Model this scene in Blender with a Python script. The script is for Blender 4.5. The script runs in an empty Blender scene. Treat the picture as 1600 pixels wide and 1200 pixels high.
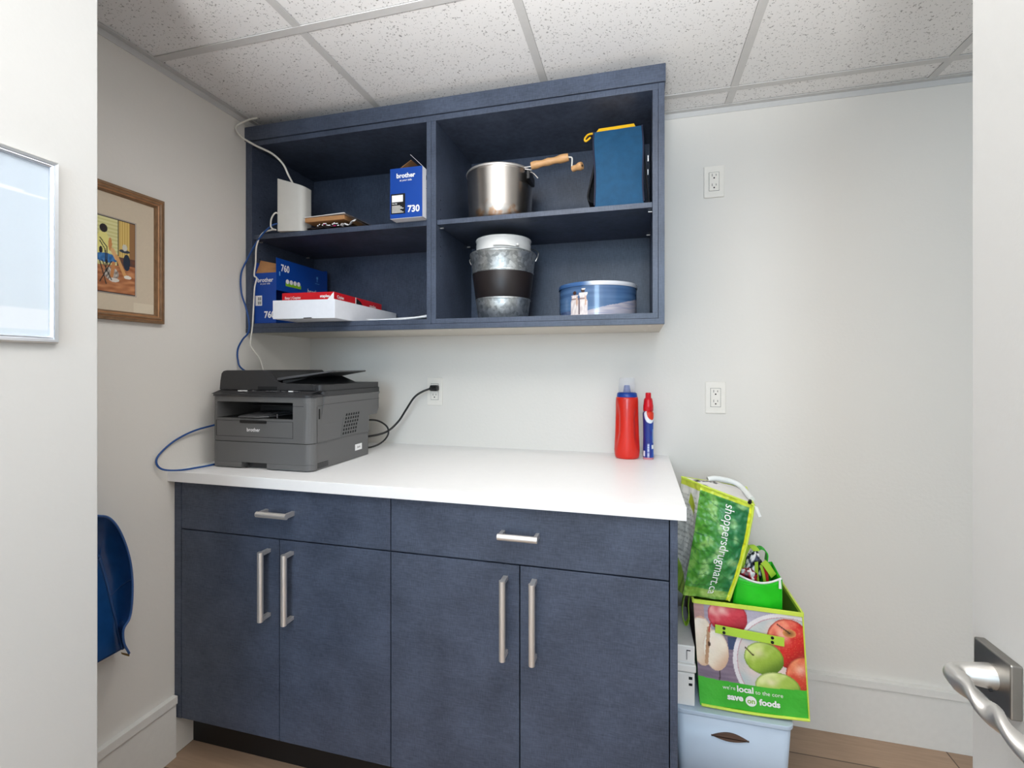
import bpy, bmesh, math, random
from mathutils import Vector, noise
R = math.radians
S = bpy.context.scene

# ------------------------------------------------------------------ camera
cam = bpy.data.objects.new('camera', bpy.data.cameras.new('camera'))
S.collection.objects.link(cam)
cam.location = (1.4352, -1.8646, 1.2429)
cam.rotation_euler = (R(90), 0, R(14.704))
cam.data.sensor_width = 36
cam.data.lens = 748.0 / 1600 * 36
cam.data.shift_y = -(600 - 573.73) / 1600
cam.data.clip_start = 0.02
S.camera = cam
# ------------------------------------------------------------------ light
S.view_settings.view_transform = 'Standard'
S.view_settings.look = 'None'
S.view_settings.gamma = 1
S.view_settings.use_curve_mapping = False
S.view_settings.exposure = 0.0
W = bpy.data.worlds.new('hallway_light'); S.world = W; W.use_nodes = True
W.node_tree.nodes['Background'].inputs[0].default_value = (1.0, 0.992, 0.982, 1)
W.node_tree.nodes['Background'].inputs[1].default_value = 1.12

def area(name, loc, rot, sx, sy, power, col):
    l = bpy.data.lights.new(name, 'AREA'); l.shape = 'RECTANGLE'; l.size = sx; l.size_y = sy
    l.energy = power; l.color = col
    o = bpy.data.objects.new(name, l); S.collection.objects.link(o)
    o.location = loc; o.rotation_euler = rot
    return o
area('ceiling_lamp_light', (1.14, -0.94, 2.165), (0, 0, 0), 0.30, 0.30, 5.6, (1.0, 0.975, 0.945)).data.spread = R(165)
cf = area('added_ceiling_fill', (1.30, -2.75, 1.15), (R(180-35), 0, 0), 0.3, 0.3, 40, (1.0, 0.985, 0.965)); cf.data.spread = R(78)  # added lamp, unseen behind the camera, aimed up to brighten the ceiling
dl = area('doorway_daylight', (1.50, -4.6, 1.70), (R(88), 0, R(4)), 1.0, 1.2, 19, (0.55, 0.79, 1.0)); dl.data.spread = R(110)

# ------------------------------------------------------------------ materials
def lin(c):
    def f(v):
        v = v / 255.0
        return v / 12.92 if v <= 0.04045 else ((v + 0.055) / 1.055) ** 2.4
    return tuple(f(v) for v in c[:3])
def mat(name, rgb, rough=0.5, metal=0.0, noise_amt=0.0, nscale=60, bump=0.0, bscale=200, alpha=1.0,
        trans=0.0, ior=1.45, stretch=None, coat=0.0, spec=0.5):
    m = bpy.data.materials.new(name); m.use_nodes = True
    nt = m.node_tree; b = nt.nodes['Principled BSDF']
    c = lin(rgb)
    b.inputs['Base Color'].default_value = (*c, 1)
    b.inputs['Roughness'].default_value = rough
    b.inputs['Metallic'].default_value = metal
    b.inputs['Transmission Weight'].default_value = trans
    b.inputs['IOR'].default_value = ior
    b.inputs['Alpha'].default_value = alpha
    b.inputs['Coat Weight'].default_value = coat
    b.inputs['Specular IOR Level'].default_value = spec
    tc = nt.nodes.new('ShaderNodeTexCoord'); mp = nt.nodes.new('ShaderNodeMapping')
    nt.links.new(tc.outputs['Object'], mp.inputs[0])
    if stretch: mp.inputs['Scale'].default_value = stretch
    n = nt.nodes.new('ShaderNodeTexNoise'); n.inputs['Scale'].default_value = nscale
    n.inputs['Detail'].default_value = 5
    nt.links.new(mp.outputs[0], n.inputs['Vector'])
    amt = noise_amt if noise_amt else 0.02
    r = nt.nodes.new('ShaderNodeMapRange')
    r.inputs['From Min'].default_value = 0.25; r.inputs['From Max'].default_value = 0.75
    r.inputs['To Min'].default_value = 1 - amt; r.inputs['To Max'].default_value = 1 + amt
    nt.links.new(n.outputs['Fac'], r.inputs['Value'])
    mx = nt.nodes.new('ShaderNodeVectorMath'); mx.operation = 'SCALE'
    mx.inputs[0].default_value = c
    nt.links.new(r.outputs[0], mx.inputs['Scale'])
    nt.links.new(mx.outputs[0], b.inputs['Base Color'])
    if bump:
        n2 = nt.nodes.new('ShaderNodeTexNoise'); n2.inputs['Scale'].default_value = bscale
        n2.inputs['Detail'].default_value = 3
        nt.links.new(mp.outputs[0], n2.inputs['Vector'])
        bp = nt.nodes.new('ShaderNodeBump'); bp.inputs['Strength'].default_value = bump
        bp.inputs['Distance'].default_value = 0.002
        nt.links.new(n2.outputs['Fac'], bp.inputs['Height'])
        nt.links.new(bp.outputs[0], b.inputs['Normal'])
    return m

M = {}
M['wall'] = mat('wall_paint', (225, 222, 216), 0.55, noise_amt=0.012, nscale=3, bump=0.25, bscale=90)
M['partition'] = mat('wall_paint_dimmed', (198, 198, 196), 0.5, noise_amt=0.01, nscale=3, bump=0.2, bscale=90)  # same paint as the walls, darkened to offset the strong light here
M['trimw'] = mat('trim_paint', (226, 225, 221), 0.4)
M['gap'] = mat('dark_gap', (25, 26, 28), 0.9)
M['grid'] = mat('grid_metal', (205, 205, 204), 0.45)
M['white_top'] = mat('white_laminate_top', (238, 238, 238), 0.35, noise_amt=0.01, nscale=40, spec=0.4)
M['under'] = mat('pale_underside', (205, 199, 188), 0.6)
M['steel'] = mat('brushed_steel', (228, 224, 220), 0.40, 0.82, noise_amt=0.10, nscale=30, stretch=(40, 40, 1))
M['steelh'] = mat('brushed_steel_flat', (228, 224, 220), 0.40, 0.82, noise_amt=0.10, nscale=30, stretch=(1, 40, 40))
M['nickel'] = mat('satin_nickel', (226, 224, 220), 0.42, 1.0)
M['nickel_dark'] = mat('satin_nickel_plate', (150, 147, 142), 0.38, 1.0, noise_amt=0.05, nscale=90)
M['silver'] = mat('silver_moulding', (228, 232, 238), 0.35, 1.0)
M['black'] = mat('black_plastic', (22, 22, 23), 0.4)
M['blackcloth'] = mat('black_cloth', (20, 20, 24), 0.9, noise_amt=0.15, nscale=300)
M['printer'] = mat('grey_printer_plastic', (96, 96, 96), 0.48, noise_amt=0.03, nscale=500, bump=0.15, bscale=900)
M['printer_dark'] = mat('dark_printer_plastic', (48, 48, 50), 0.42, bump=0.15, bscale=900)
M['printer_mid'] = mat('grey_tray_plastic', (82, 82, 84), 0.42)
M['label_w'] = mat('white_print', (240, 240, 240), 0.6)
M['white_plastic'] = mat('white_plastic', (232, 231, 228), 0.4)
M['router'] = mat('matt_white_plastic', (204, 202, 196), 0.5)
M['plate'] = mat('outlet_plastic', (234, 230, 222), 0.4)
M['blue_box'] = mat('blue_printed_card', (8, 66, 156), 0.4, noise_amt=0.02, nscale=60)
M['kraft'] = mat('brown_card', (176, 128, 84), 0.8, noise_amt=0.05, nscale=80)
M['paper'] = mat('white_paper', (236, 236, 236), 0.7)
M['whitecard'] = mat('white_card', (226, 229, 236), 0.6, noise_amt=0.02, nscale=60)
M['red_box'] = mat('red_printed_card', (200, 24, 36), 0.4)
M['green_print'] = mat('lime_print', (132, 190, 40), 0.5)
M['cyan_print'] = mat('pale_blue_print', (100, 160, 220), 0.5)
M['magenta'] = mat('magenta_print', (200, 40, 110), 0.5)
M['darkbook'] = mat('dark_cover', (45, 40, 42), 0.45, noise_amt=0.2, nscale=70)
M['wood'] = mat('turned_wood', (206, 158, 108), 0.45, noise_amt=0.12, nscale=40, stretch=(1, 6, 6))
M['frame_wood'] = mat('brown_frame_wood', (134, 104, 76), 0.45, noise_amt=0.3, nscale=50, stretch=(4, 1, 1))
M['frame_wood2'] = mat('light_frame_wood', (172, 124, 84), 0.45, noise_amt=0.25, nscale=50, stretch=(4, 1, 1))
M['mat_board'] = mat('beige_mat_board', (208, 194, 172), 0.8, noise_amt=0.02, nscale=120)
M['mat_patch'] = mat('pale_mat_patch', (218, 206, 184), 0.6)
M['shovel'] = mat('blue_gloss_plastic', (26, 76, 136), 0.26, noise_amt=0.22, nscale=14, coat=0.3)
M['shovel_rim'] = mat('blue_rim_plastic', (52, 88, 142), 0.35)
M['brass'] = mat('worn_brass', (150, 120, 70), 0.45, 0.9)
M['lunch'] = mat('blue_canvas', (22, 76, 112), 0.75, noise_amt=0.14, nscale=40, bump=0.4, bscale=700)
M['yellow'] = mat('yellow_trim', (240, 186, 24), 0.5)
M['navy_bind'] = mat('dark_binding', (36, 40, 62), 0.7)
M['red_plastic'] = mat('red_bottle_plastic', (208, 36, 20), 0.3, coat=0.2)
M['blue_plastic'] = mat('blue_cap_plastic', (14, 62, 150), 0.3)
M['cap_red'] = mat('red_cap_plastic', (206, 14, 34), 0.3)
M['clear'] = mat('clear_plastic', (236, 240, 250), 0.10, alpha=0.14)
M['lime'] = mat('lime_binding', (208, 228, 84), 0.55, bump=0.3, bscale=500)
M['lime2'] = mat('yellow_green_webbing', (178, 216, 66), 0.6, bump=0.4, bscale=600)
M['bag_green'] = mat('bright_green_vinyl', (34, 196, 30), 0.38, noise_amt=0.14, nscale=18, bump=0.3, bscale=40)
M['bag_inside'] = mat('green_lining', (110, 150, 40), 0.7)
M['bin'] = mat('pale_blue_plastic', (188, 204, 222), 0.35, noise_amt=0.03, nscale=9)
M['brown'] = mat('brown_slot', (92, 70, 58), 0.7)
M['navycable'] = mat('blue_cable_jacket', (30, 74, 138), 0.45)
M['whitecable'] = mat('white_cable_jacket', (222, 220, 212), 0.45)
M['zipper'] = mat('white_zip', (222, 226, 224), 0.5)
M['rubberband'] = mat('blackboard_band', (34, 28, 28), 0.42, noise_amt=0.1, nscale=40)
M['redish'] = mat('red_foil', (190, 40, 44), 0.35)
M['purple'] = mat('purple_card', (88, 34, 54), 0.6)

# laminate with a linen weave
def laminate():
    m = bpy.data.materials.new('slate_blue_laminate'); m.use_nodes = True
    nt = m.node_tree; b = nt.nodes['Principled BSDF']; b.inputs['Roughness'].default_value = 0.42
    b.inputs['Specular IOR Level'].default_value = 0.45
    tc = nt.nodes.new('ShaderNodeTexCoord')
    fac = []
    for sc, st in ((160, (1, 1, 9)), (160, (9, 9, 1)), (9, (1, 1, 1))):
        mp = nt.nodes.new('ShaderNodeMapping'); mp.inputs['Scale'].default_value = st
        nt.links.new(tc.outputs['Object'], mp.inputs[0])
        n = nt.nodes.new('ShaderNodeTexNoise'); n.inputs['Scale'].default_value = sc / (3 if sc > 100 else 1)
        n.inputs['Detail'].default_value = 4
        nt.links.new(mp.outputs[0], n.inputs['Vector']); fac.append(n)
    a = nt.nodes.new('ShaderNodeMath'); a.operation = 'ADD'
    nt.links.new(fac[0].outputs['Fac'], a.inputs[0]); nt.links.new(fac[1].outputs['Fac'], a.inputs[1])
    a2 = nt.nodes.new('ShaderNodeMath'); a2.operation = 'ADD'
    nt.links.new(a.outputs[0], a2.inputs[0]); nt.links.new(fac[2].outputs['Fac'], a2.inputs[1])
    r = nt.nodes.new('ShaderNodeMapRange'); r.inputs['From Min'].default_value = 1.05; r.inputs['From Max'].default_value = 1.95
    nt.links.new(a2.outputs[0], r.inputs['Value'])
    cr = nt.nodes.new('ShaderNodeValToRGB')
    cr.color_ramp.elements[0].color = (*lin((46, 54, 69)), 1); cr.color_ramp.elements[1].color = (*lin((80, 90, 110)), 1)
    nt.links.new(r.outputs[0], cr.inputs[0]); nt.links.new(cr.outputs[0], b.inputs['Base Color'])
    return m
M['lam'] = laminate()
def tile_mat():
    m = bpy.data.materials.new('acoustic_tile'); m.use_nodes = True
    nt = m.node_tree; b = nt.nodes['Principled BSDF']; b.inputs['Roughness'].default_value = 0.9
    tc = nt.nodes.new('ShaderNodeTexCoord')
    n = nt.nodes.new('ShaderNodeTexNoise'); n.inputs['Scale'].default_value = 150; n.inputs['Detail'].default_value = 2.5
    nt.links.new(tc.outputs['Object'], n.inputs['Vector'])
    v = nt.nodes.new('ShaderNodeTexVoronoi'); v.inputs['Scale'].default_value = 170
    nt.links.new(tc.outputs['Object'], v.inputs['Vector'])
    vr = nt.nodes.new('ShaderNodeMapRange'); vr.inputs['From Min'].default_value = 0.16; vr.inputs['From Max'].default_value = 0.24
    nt.links.new(v.outputs['Distance'], vr.inputs['Value'])
    # only some cells get a pit
    sep = nt.nodes.new('ShaderNodeSeparateColor'); nt.links.new(v.outputs['Color'], sep.inputs[0])
    gt = nt.nodes.new('ShaderNodeMath'); gt.operation = 'GREATER_THAN'; gt.inputs[1].default_value = 0.30
    nt.links.new(sep.outputs[0], gt.inputs[0])
    mxx = nt.nodes.new('ShaderNodeMath'); mxx.operation = 'MAXIMUM'
    nt.links.new(vr.outputs[0], mxx.inputs[0]); nt.links.new(gt.outputs[0], mxx.inputs[1])
    nr = nt.nodes.new('ShaderNodeMapRange'); nr.inputs['From Min'].default_value = 0.30; nr.inputs['From Max'].default_value = 0.38
    nt.links.new(n.outputs['Fac'], nr.inputs['Value'])
    mul = nt.nodes.new('ShaderNodeMath'); mul.operation = 'MULTIPLY'
    nt.links.new(mxx.outputs[0], mul.inputs[0]); nt.links.new(nr.outputs[0], mul.inputs[1])
    cr = nt.nodes.new('ShaderNodeValToRGB')
    cr.color_ramp.elements[0].color = (*lin((150, 150, 150)), 1); cr.color_ramp.elements[1].color = (*lin((236, 236, 236)), 1)
    nt.links.new(mul.outputs[0], cr.inputs[0]); nt.links.new(cr.outputs[0], b.inputs['Base Color'])
    return m
M['tile'] = tile_mat()
def floor_mat():
    m = bpy.data.materials.new('floor_planks'); m.use_nodes = True
    nt = m.node_tree; b = nt.nodes['Principled BSDF']; b.inputs['Roughness'].default_value = 0.45
    tc = nt.nodes.new('ShaderNodeTexCoord')
    br = nt.nodes.new('ShaderNodeTexBrick'); br.inputs['Scale'].default_value = 1.0
    br.inputs['Brick Width'].default_value = 1.2; br.inputs['Row Height'].default_value = 0.14
    br.inputs['Mortar Size'].default_value = 0.002
    br.inputs['Color1'].default_value = (*lin((176, 148, 124)), 1); br.inputs['Color2'].default_value = (*lin((160, 134, 112)), 1)
    br.inputs['Mortar'].default_value = (*lin((90, 70, 56)), 1)
    nt.links.new(tc.outputs['Object'], br.inputs['Vector'])
    mp = nt.nodes.new('ShaderNodeMapping'); mp.inputs['Scale'].default_value = (3, 40, 1)
    nt.links.new(tc.outputs['Object'], mp.inputs[0])
    n = nt.nodes.new('ShaderNodeTexNoise'); n.inputs['Scale'].default_value = 3; nt.links.new(mp.outputs[0], n.inputs['Vector'])
    r = nt.nodes.new('ShaderNodeMapRange'); r.inputs['To Min'].default_value = 0.8; r.inputs['To Max'].default_value = 1.15
    nt.links.new(n.outputs['Fac'], r.inputs['Value'])
    mx = nt.nodes.new('ShaderNodeVectorMath'); mx.operation = 'SCALE'
    nt.links.new(br.outputs['Color'], mx.inputs[0]); nt.links.new(r.outputs[0], mx.inputs['Scale'])
    nt.links.new(mx.outputs[0], b.inputs['Base Color'])
    return m
M['floor'] = floor_mat()
def galv():
    m = bpy.data.materials.new('galvanised_steel'); m.use_nodes = True
    nt = m.node_tree; b = nt.nodes['Principled BSDF']; b.inputs['Roughness'].default_value = 0.42; b.inputs['Metallic'].default_value = 0.9
    tc = nt.nodes.new('ShaderNodeTexCoord'); v = nt.nodes.new('ShaderNodeTexVoronoi'); v.inputs['Scale'].default_value = 90
    nt.links.new(tc.outputs['Object'], v.inputs['Vector'])
    n = nt.nodes.new('ShaderNodeTexNoise'); n.inputs['Scale'].default_value = 70; n.inputs['Detail'].default_value = 4
    nt.links.new(tc.outputs['Object'], n.inputs['Vector'])
    sep = nt.nodes.new('ShaderNodeSeparateColor'); nt.links.new(v.outputs['Color'], sep.inputs[0])
    a = nt.nodes.new('ShaderNodeMath'); a.operation = 'ADD'; nt.links.new(sep.outputs[0], a.inputs[0]); nt.links.new(n.outputs['Fac'], a.inputs[1])
    r = nt.nodes.new('ShaderNodeMapRange'); r.inputs['From Max'].default_value = 1.6
    nt.links.new(a.outputs[0], r.inputs['Value'])
    cr = nt.nodes.new('ShaderNodeValToRGB')
    cr.color_ramp.elements[0].color = (*lin((122, 128, 130)), 1); cr.color_ramp.elements[1].color = (*lin((214, 218, 218)), 1)
    nt.links.new(r.outputs[0], cr.inputs[0]); nt.links.new(cr.outputs[0], b.inputs['Base Color'])
    return m
M['galv'] = galv()
def pot_mat():
    m = bpy.data.materials.new('stained_pot_steel'); m.use_nodes = True
    nt = m.node_tree; b = nt.nodes['Principled BSDF']; b.inputs['Roughness'].default_value = 0.24; b.inputs['Metallic'].default_value = 1.0
    b.inputs['Anisotropic'].default_value = 0.6
    tc = nt.nodes.new('ShaderNodeTexCoord'); sx = nt.nodes.new('ShaderNodeSeparateXYZ'); nt.links.new(tc.outputs['Object'], sx.inputs[0])
    n = nt.nodes.new('ShaderNodeTexNoise'); n.inputs['Scale'].default_value = 38; n.inputs['Detail'].default_value = 5
    nt.links.new(tc.outputs['Object'], n.inputs['Vector'])
    r = nt.nodes.new('ShaderNodeMapRange'); r.inputs['From Min'].default_value = 0.0; r.inputs['From Max'].default_value = 0.10
    r.inputs['To Min'].default_value = 0.70; r.inputs['To Max'].default_value = 0.20
    nt.links.new(sx.outputs['Z'], r.inputs['Value'])
    lt = nt.nodes.new('ShaderNodeMath'); lt.operation = 'SUBTRACT'; nt.links.new(r.outputs[0], lt.inputs[0]); nt.links.new(n.outputs['Fac'], lt.inputs[1])
    mr = nt.nodes.new('ShaderNodeMapRange'); mr.inputs['From Min'].default_value = -0.04; mr.inputs['From Max'].default_value = 0.14
    nt.links.new(lt.outputs[0], mr.inputs['Value'])
    mx = nt.nodes.new('ShaderNodeMix'); mx.data_type = 'RGBA'
    mx.inputs['A'].default_value = (*lin((190, 184, 178)), 1); mx.inputs['B'].default_value = (*lin((176, 118, 58)), 1)
    mr.inputs['To Max'].default_value = 0.65; nt.links.new(mr.outputs[0], mx.inputs['Factor']); nt.links.new(mx.outputs['Result'], b.inputs['Base Color'])
    return m
M['pot'] = pot_mat()
def print_mat(name, rough, bump=0.0, bscale=40, coat=0.0):
    m = bpy.data.materials.new(name); m.use_nodes = True
    nt = m.node_tree; b = nt.nodes['Principled BSDF']; b.inputs['Roughness'].default_value = rough
    b.inputs['Coat Weight'].default_value = coat
    a = nt.nodes.new('ShaderNodeAttribute'); a.attribute_name = 'ink'
    nt.links.new(a.outputs['Color'], b.inputs['Base Color'])
    if bump:
        tc = nt.nodes.new('ShaderNodeTexCoord'); n = nt.nodes.new('ShaderNodeTexNoise'); n.inputs['Scale'].default_value = bscale
        nt.links.new(tc.outputs['Object'], n.inputs['Vector'])
        bp = nt.nodes.new('ShaderNodeBump'); bp.inputs['Strength'].default_value = bump; bp.inputs['Distance'].default_value = 0.01
        nt.links.new(n.outputs['Fac'], bp.inputs['Height']); nt.links.new(bp.outputs[0], b.inputs['Normal'])
    return m
M['ink_gloss'] = print_mat('printed_gloss', 0.3)
M['ink_matt'] = print_mat('printed_paper', 0.6)
M['ink_bag'] = print_mat('printed_vinyl', 0.34, 0.30, 45)
M['ink_tin'] = print_mat('printed_tin', 0.22, coat=0.4)

# ------------------------------------------------------------------ mesh helpers
class MB:
    def __init__(s): s.v = []; s.f = []; s.m = []; s.ink = None; s.sm = []; s.cuts = []
    def mark(s, name=None): s.cuts.append((len(s.v), len(s.f), name)); return s
    def add(s, vs, fs, mi=0, sm=False):
        o = len(s.v); s.v += [tuple(p) for p in vs]
        for f in fs: s.f.append([i + o for i in f]); s.m.append(mi); s.sm.append(sm)
        if s.ink is not None: s.ink += [(1, 1, 1)] * (len(s.v) - len(s.ink))
        return s
    def box(s, x0, x1, y0, y1, z0, z1, mi=0):
        return s.add([(x0,y0,z0),(x1,y0,z0),(x1,y1,z0),(x0,y1,z0),(x0,y0,z1),(x1,y0,z1),(x1,y1,z1),(x0,y1,z1)],
              [(3,2,1,0),(4,5,6,7),(0,1,5,4),(1,2,6,5),(2,3,7,6),(3,0,4,7)], mi)
    def hexa(s, p, mi=0):      # 8 points: bottom 0-3 ccw, top 4-7
        return s.add(p, [(3,2,1,0),(4,5,6,7),(0,1,5,4),(1,2,6,5),(2,3,7,6),(3,0,4,7)], mi)
    def prism(s, poly, a, b, axis='z', mi=0):
        def P(p, t):
            return {'z': (p[0], p[1], t), 'y': (p[0], t, p[1]), 'x': (t, p[0], p[1])}[axis]
        n = len(poly)
        vs = [P(p, a) for p in poly] + [P(p, b) for p in poly]
        fs = [list(range(n))[::-1], list(range(n, 2*n))] + [(i, (i+1) % n, n + (i+1) % n, n + i) for i in range(n)]
        return s.add(vs, fs, mi)
    def tube(s, pts, r, seg=10, mi=0, caps=True, sub=0):
        pts = [Vector(p) for p in pts]
        if sub: pts = spline(pts, sub)
        rs = r if isinstance(r, (list, tuple)) else [r] * len(pts)
        rings = []; up = Vector((0.13, 0.21, 0.97)).normalized(); u = None
        for i, p in enumerate(pts):
            t = (pts[min(i+1, len(pts)-1)] - pts[max(i-1, 0)]).normalized()
            if u is None: u = t.cross(up).normalized()
            u = (u - t * u.dot(t)).normalized(); w = t.cross(u)
            rings.append([p + (u * math.cos(2*math.pi*k/seg) + w * math.sin(2*math.pi*k/seg)) * rs[i] for k in range(seg)])
        vs = [q for r_ in rings for q in r_]; fs = []
        for i in range(len(pts)-1):
            for k in range(seg): fs.append((i*seg+k, i*seg+(k+1)%seg, (i+1)*seg+(k+1)%seg, (i+1)*seg+k))
        s.add(vs, fs, mi, True)
        if caps:
            s.add(rings[0], [list(range(seg))[::-1]], mi); s.add(rings[-1], [list(range(seg))], mi)
        return s
    def lathe(s, prof, c, seg=48, mi=0, sxy=(1, 1), caps=True, rfun=None):
        vs = []; n = len(prof)
        for r, z in prof:
            for k in range(seg):
                a = 2*math.pi*k/seg; rr = r * (rfun(a, z) if rfun else 1)
                vs.append((c[0] + rr*math.cos(a)*sxy[0], c[1] + rr*math.sin(a)*sxy[1], c[2] + z))
        fs = [(i*seg+k, i*seg+(k+1)%seg, (i+1)*seg+(k+1)%seg, (i+1)*seg+k) for i in range(n-1) for k in range(seg)]
        s.add(vs, fs, mi, True)
        if caps:
            if prof[0][0] > 1e-5: s.add(vs[:seg], [list(range(seg))[::-1]], mi)
            if prof[-1][0] > 1e-5: s.add(vs[-seg:], [list(range(seg))], mi)
        return s
    def grid(s, fn, nu, nv, mi=0, ink=None, flip=False):
        """fn(u,v)->point, ink(u,v)->sRGB colour"""
        if ink and s.ink is None: s.ink = [(1, 1, 1)] * len(s.v)
        vs = []; cs = []
        for j in range(nv+1):
            for i in range(nu+1):
                u, v = i/nu, j/nv; vs.append(tuple(fn(u, v)))
                if ink: cs.append(lin(ink(u, v)))
        fs = []
        for j in range(nv):
            for i in range(nu):
                a = j*(nu+1)+i; q = (a, a+1, a+nu+2, a+nu+1); fs.append(q[::-1] if flip else q)
        o = len(s.v); s.v += vs
        for f in fs: s.f.append([i+o for i in f]); s.m.append(mi); s.sm.append(True)
        if s.ink is not None: s.ink += cs if ink else [(1, 1, 1)] * len(vs)
        return s
    def word(s, *a, **k): s.mark('lettering'); return s.text(*a, **k)
    def text(s, body, width, o, ux, uy, mi=0, bold=0.0, lift=0.0006, height=None, thick=0.0004):
        """flat lettering: origin o = lower left, ux/uy unit vectors"""
        c = bpy.data.curves.new('t', 'FONT'); c.body = body; c.size = 1; c.offset = bold; c.extrude = 0.0
        c.resolution_u = 3
        ob = bpy.data.objects.new('t', c); S.collection.objects.link(ob)
        me = bpy.data.meshes.new_from_object(ob)
        xs = [v.co.x for v in me.vertices]; ys = [v.co.y for v in me.vertices]
        x0, x1, y0, y1 = min(xs), max(xs), min(ys), max(ys)
        k = width / (x1 - x0); ky = k if height is None else height / (y1 - y0)
        o, ux, uy = Vector(o), Vector(ux).normalized(), Vector(uy).normalized(); nn = ux.cross(uy)
        vs = [o + ux*(v.co.x-x0)*k + uy*(v.co.y-y0)*ky + nn*lift for v in me.vertices]
        s.add(vs, [list(p.vertices) for p in me.polygons], mi)
        bpy.data.objects.remove(ob); bpy.data.curves.remove(c); bpy.data.meshes.remove(me)
        return s
    def quad(s, o, ux, uy, x0, x1, y0, y1, mi=0, lift=0.0005):
        o, ux, uy = Vector(o), Vector(ux).normalized(), Vector(uy).normalized(); nn = ux.cross(uy)
        return s.add([o+ux*a+uy*b+nn*lift for a, b in ((x0,y0),(x1,y0),(x1,y1),(x0,y1))], [(0,1,2,3)], mi)
    def build(s, name, mats, parent=None, bevel=0, seg=2, solid=0, sub=0, kind=None):
        if s.cuts:
            out = None; cu = s.cuts + [(len(s.v), len(s.f), None)]
            if cu[0][1] > 0: cu = [(0, 0, None)] + cu
            for (v0, f0, nm), (v1, f1, _) in zip(cu, cu[1:]):
                if f1 == f0: continue
                q = MB(); q.v = s.v[v0:v1]; q.f = [[i-v0 for i in f] for f in s.f[f0:f1]]; q.m = s.m[f0:f1]; q.sm = s.sm[f0:f1]
                o_ = q.build(nm or name, mats, parent, bevel, seg, solid, sub, kind); out = out or o_
            return out
        off = Vector(parent_base.get(parent.name, (0,0,0))) if parent else Vector((0,0,0))
        me = bpy.data.meshes.new(name)
        base = off
        if parent is None:
            base = Vector((0, 0, 0))
        me.from_pydata([tuple(Vector(v) - base) for v in s.v], [], s.f)
        if isinstance(mats, str): mats = [mats]
        for k in mats: me.materials.append(M[k])
        for p, mi, sm in zip(me.polygons, s.m, s.sm): p.material_index = mi; p.use_smooth = sm
        if s.ink is not None:
            at = me.color_attributes.new('ink', 'FLOAT_COLOR', 'POINT')
            for i, c in enumerate(s.ink): at.data[i].color = (*c, 1)
        me.update()
        o = bpy.data.objects.new(name, me); S.collection.objects.link(o)
        if parent: o.parent = parent
        parent_base[o.name] = tuple(base)
        if solid:
            m = o.modifiers.new('thickness', 'SOLIDIFY'); m.thickness = solid; m.offset = 0
        if bevel:
            m = o.modifiers.new('soft_edges', 'BEVEL'); m.width = bevel; m.segments = seg; m.limit_method = 'ANGLE'; m.angle_limit = R(40)
            m.harden_normals = False
        if sub:
            m = o.modifiers.new('smooth', 'SUBSURF'); m.levels = sub; m.render_levels = sub
        if kind: o['kind'] = kind
        return o
parent_base = {}
def spline(pts, n):
    pts = [Vector(p) for p in pts]; out = []
    P_ = [pts[0]*2-pts[1]] + pts + [pts[-1]*2-pts[-2]]
    for i in range(1, len(P_)-2):
        a, b, c, d = P_[i-1:i+3]
        for k in range(n):
            t = k/n
            out.append(0.5*((2*b)+(c-a)*t+(2*a-5*b+4*c-d)*t*t+(3*b-a-3*c+d)*t**3))
    out.append(pts[-1]); return out
def thing(name, label, cat, loc, group=None):
    o = bpy.data.objects.new(name, None); o.empty_display_size = 0.05
    S.collection.objects.link(o); o.location = loc; parent_base[o.name] = tuple(loc)
    o['label'] = label; o['category'] = cat
    if group: o['group'] = group
    return o
def tag(o, label, cat, group=None):
    """a single-mesh thing: give it its own origin at its base"""
    xs = [v.co for v in o.data.vertices]
    c = Vector((sum(v.x for v in xs)/len(xs), sum(v.y for v in xs)/len(xs), min(v.z for v in xs)))
    for v in o.data.vertices: v.co -= c
    o.location = c; parent_base[o.name] = tuple(c)
    o['label'] = label; o['category'] = cat
    if group: o['group'] = group
    return o
def copy_tree(o, parent=None):
    c = o.copy(); S.collection.objects.link(c)
    if parent: c.parent = parent
    for ch in list(o.children): copy_tree(ch, c)
    return c
def lerp3(a, b, t): return Vector(a) * (1-t) + Vector(b) * t
def bil(a, b, c, d):      # a=(0,0) b=(1,0) c=(1,1) d=(0,1)
    a, b, c, d = map(Vector, (a, b, c, d))
    return lambda u, v: (a*(1-u)+b*u)*(1-v) + (d*(1-u)+c*u)*v
def rrect(x0, x1, y0, y1, r, n=6):
    if not isinstance(r, (list, tuple)): r = [r]*4
    out = []
    for (cx, cy, a0, rr) in ((x0+r[0], y0+r[0], 180, r[0]), (x1-r[1], y0+r[1], 270, r[1]), (x1-r[2], y1-r[2], 0, r[2]), (x0+r[3], y1-r[3], 90, r[3])):
        if rr < 1e-5: out.append((cx, cy)); continue
        for k in range(n+1):
            a = R(a0 + 90*k/n); out.append((cx+rr*math.cos(a), cy+rr*math.sin(a)))
    return out
def mixc(a, b, t):
    t = max(0, min(1, t)); return tuple(x*(1-t)+y*t for x, y in zip(a, b))
def sst(a, b, x):
    t = max(0, min(1, (x-a)/(b-a))); return t*t*(3-2*t)
def nz(x, y, z=0): return noise.noise(Vector((x, y, z)))

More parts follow.
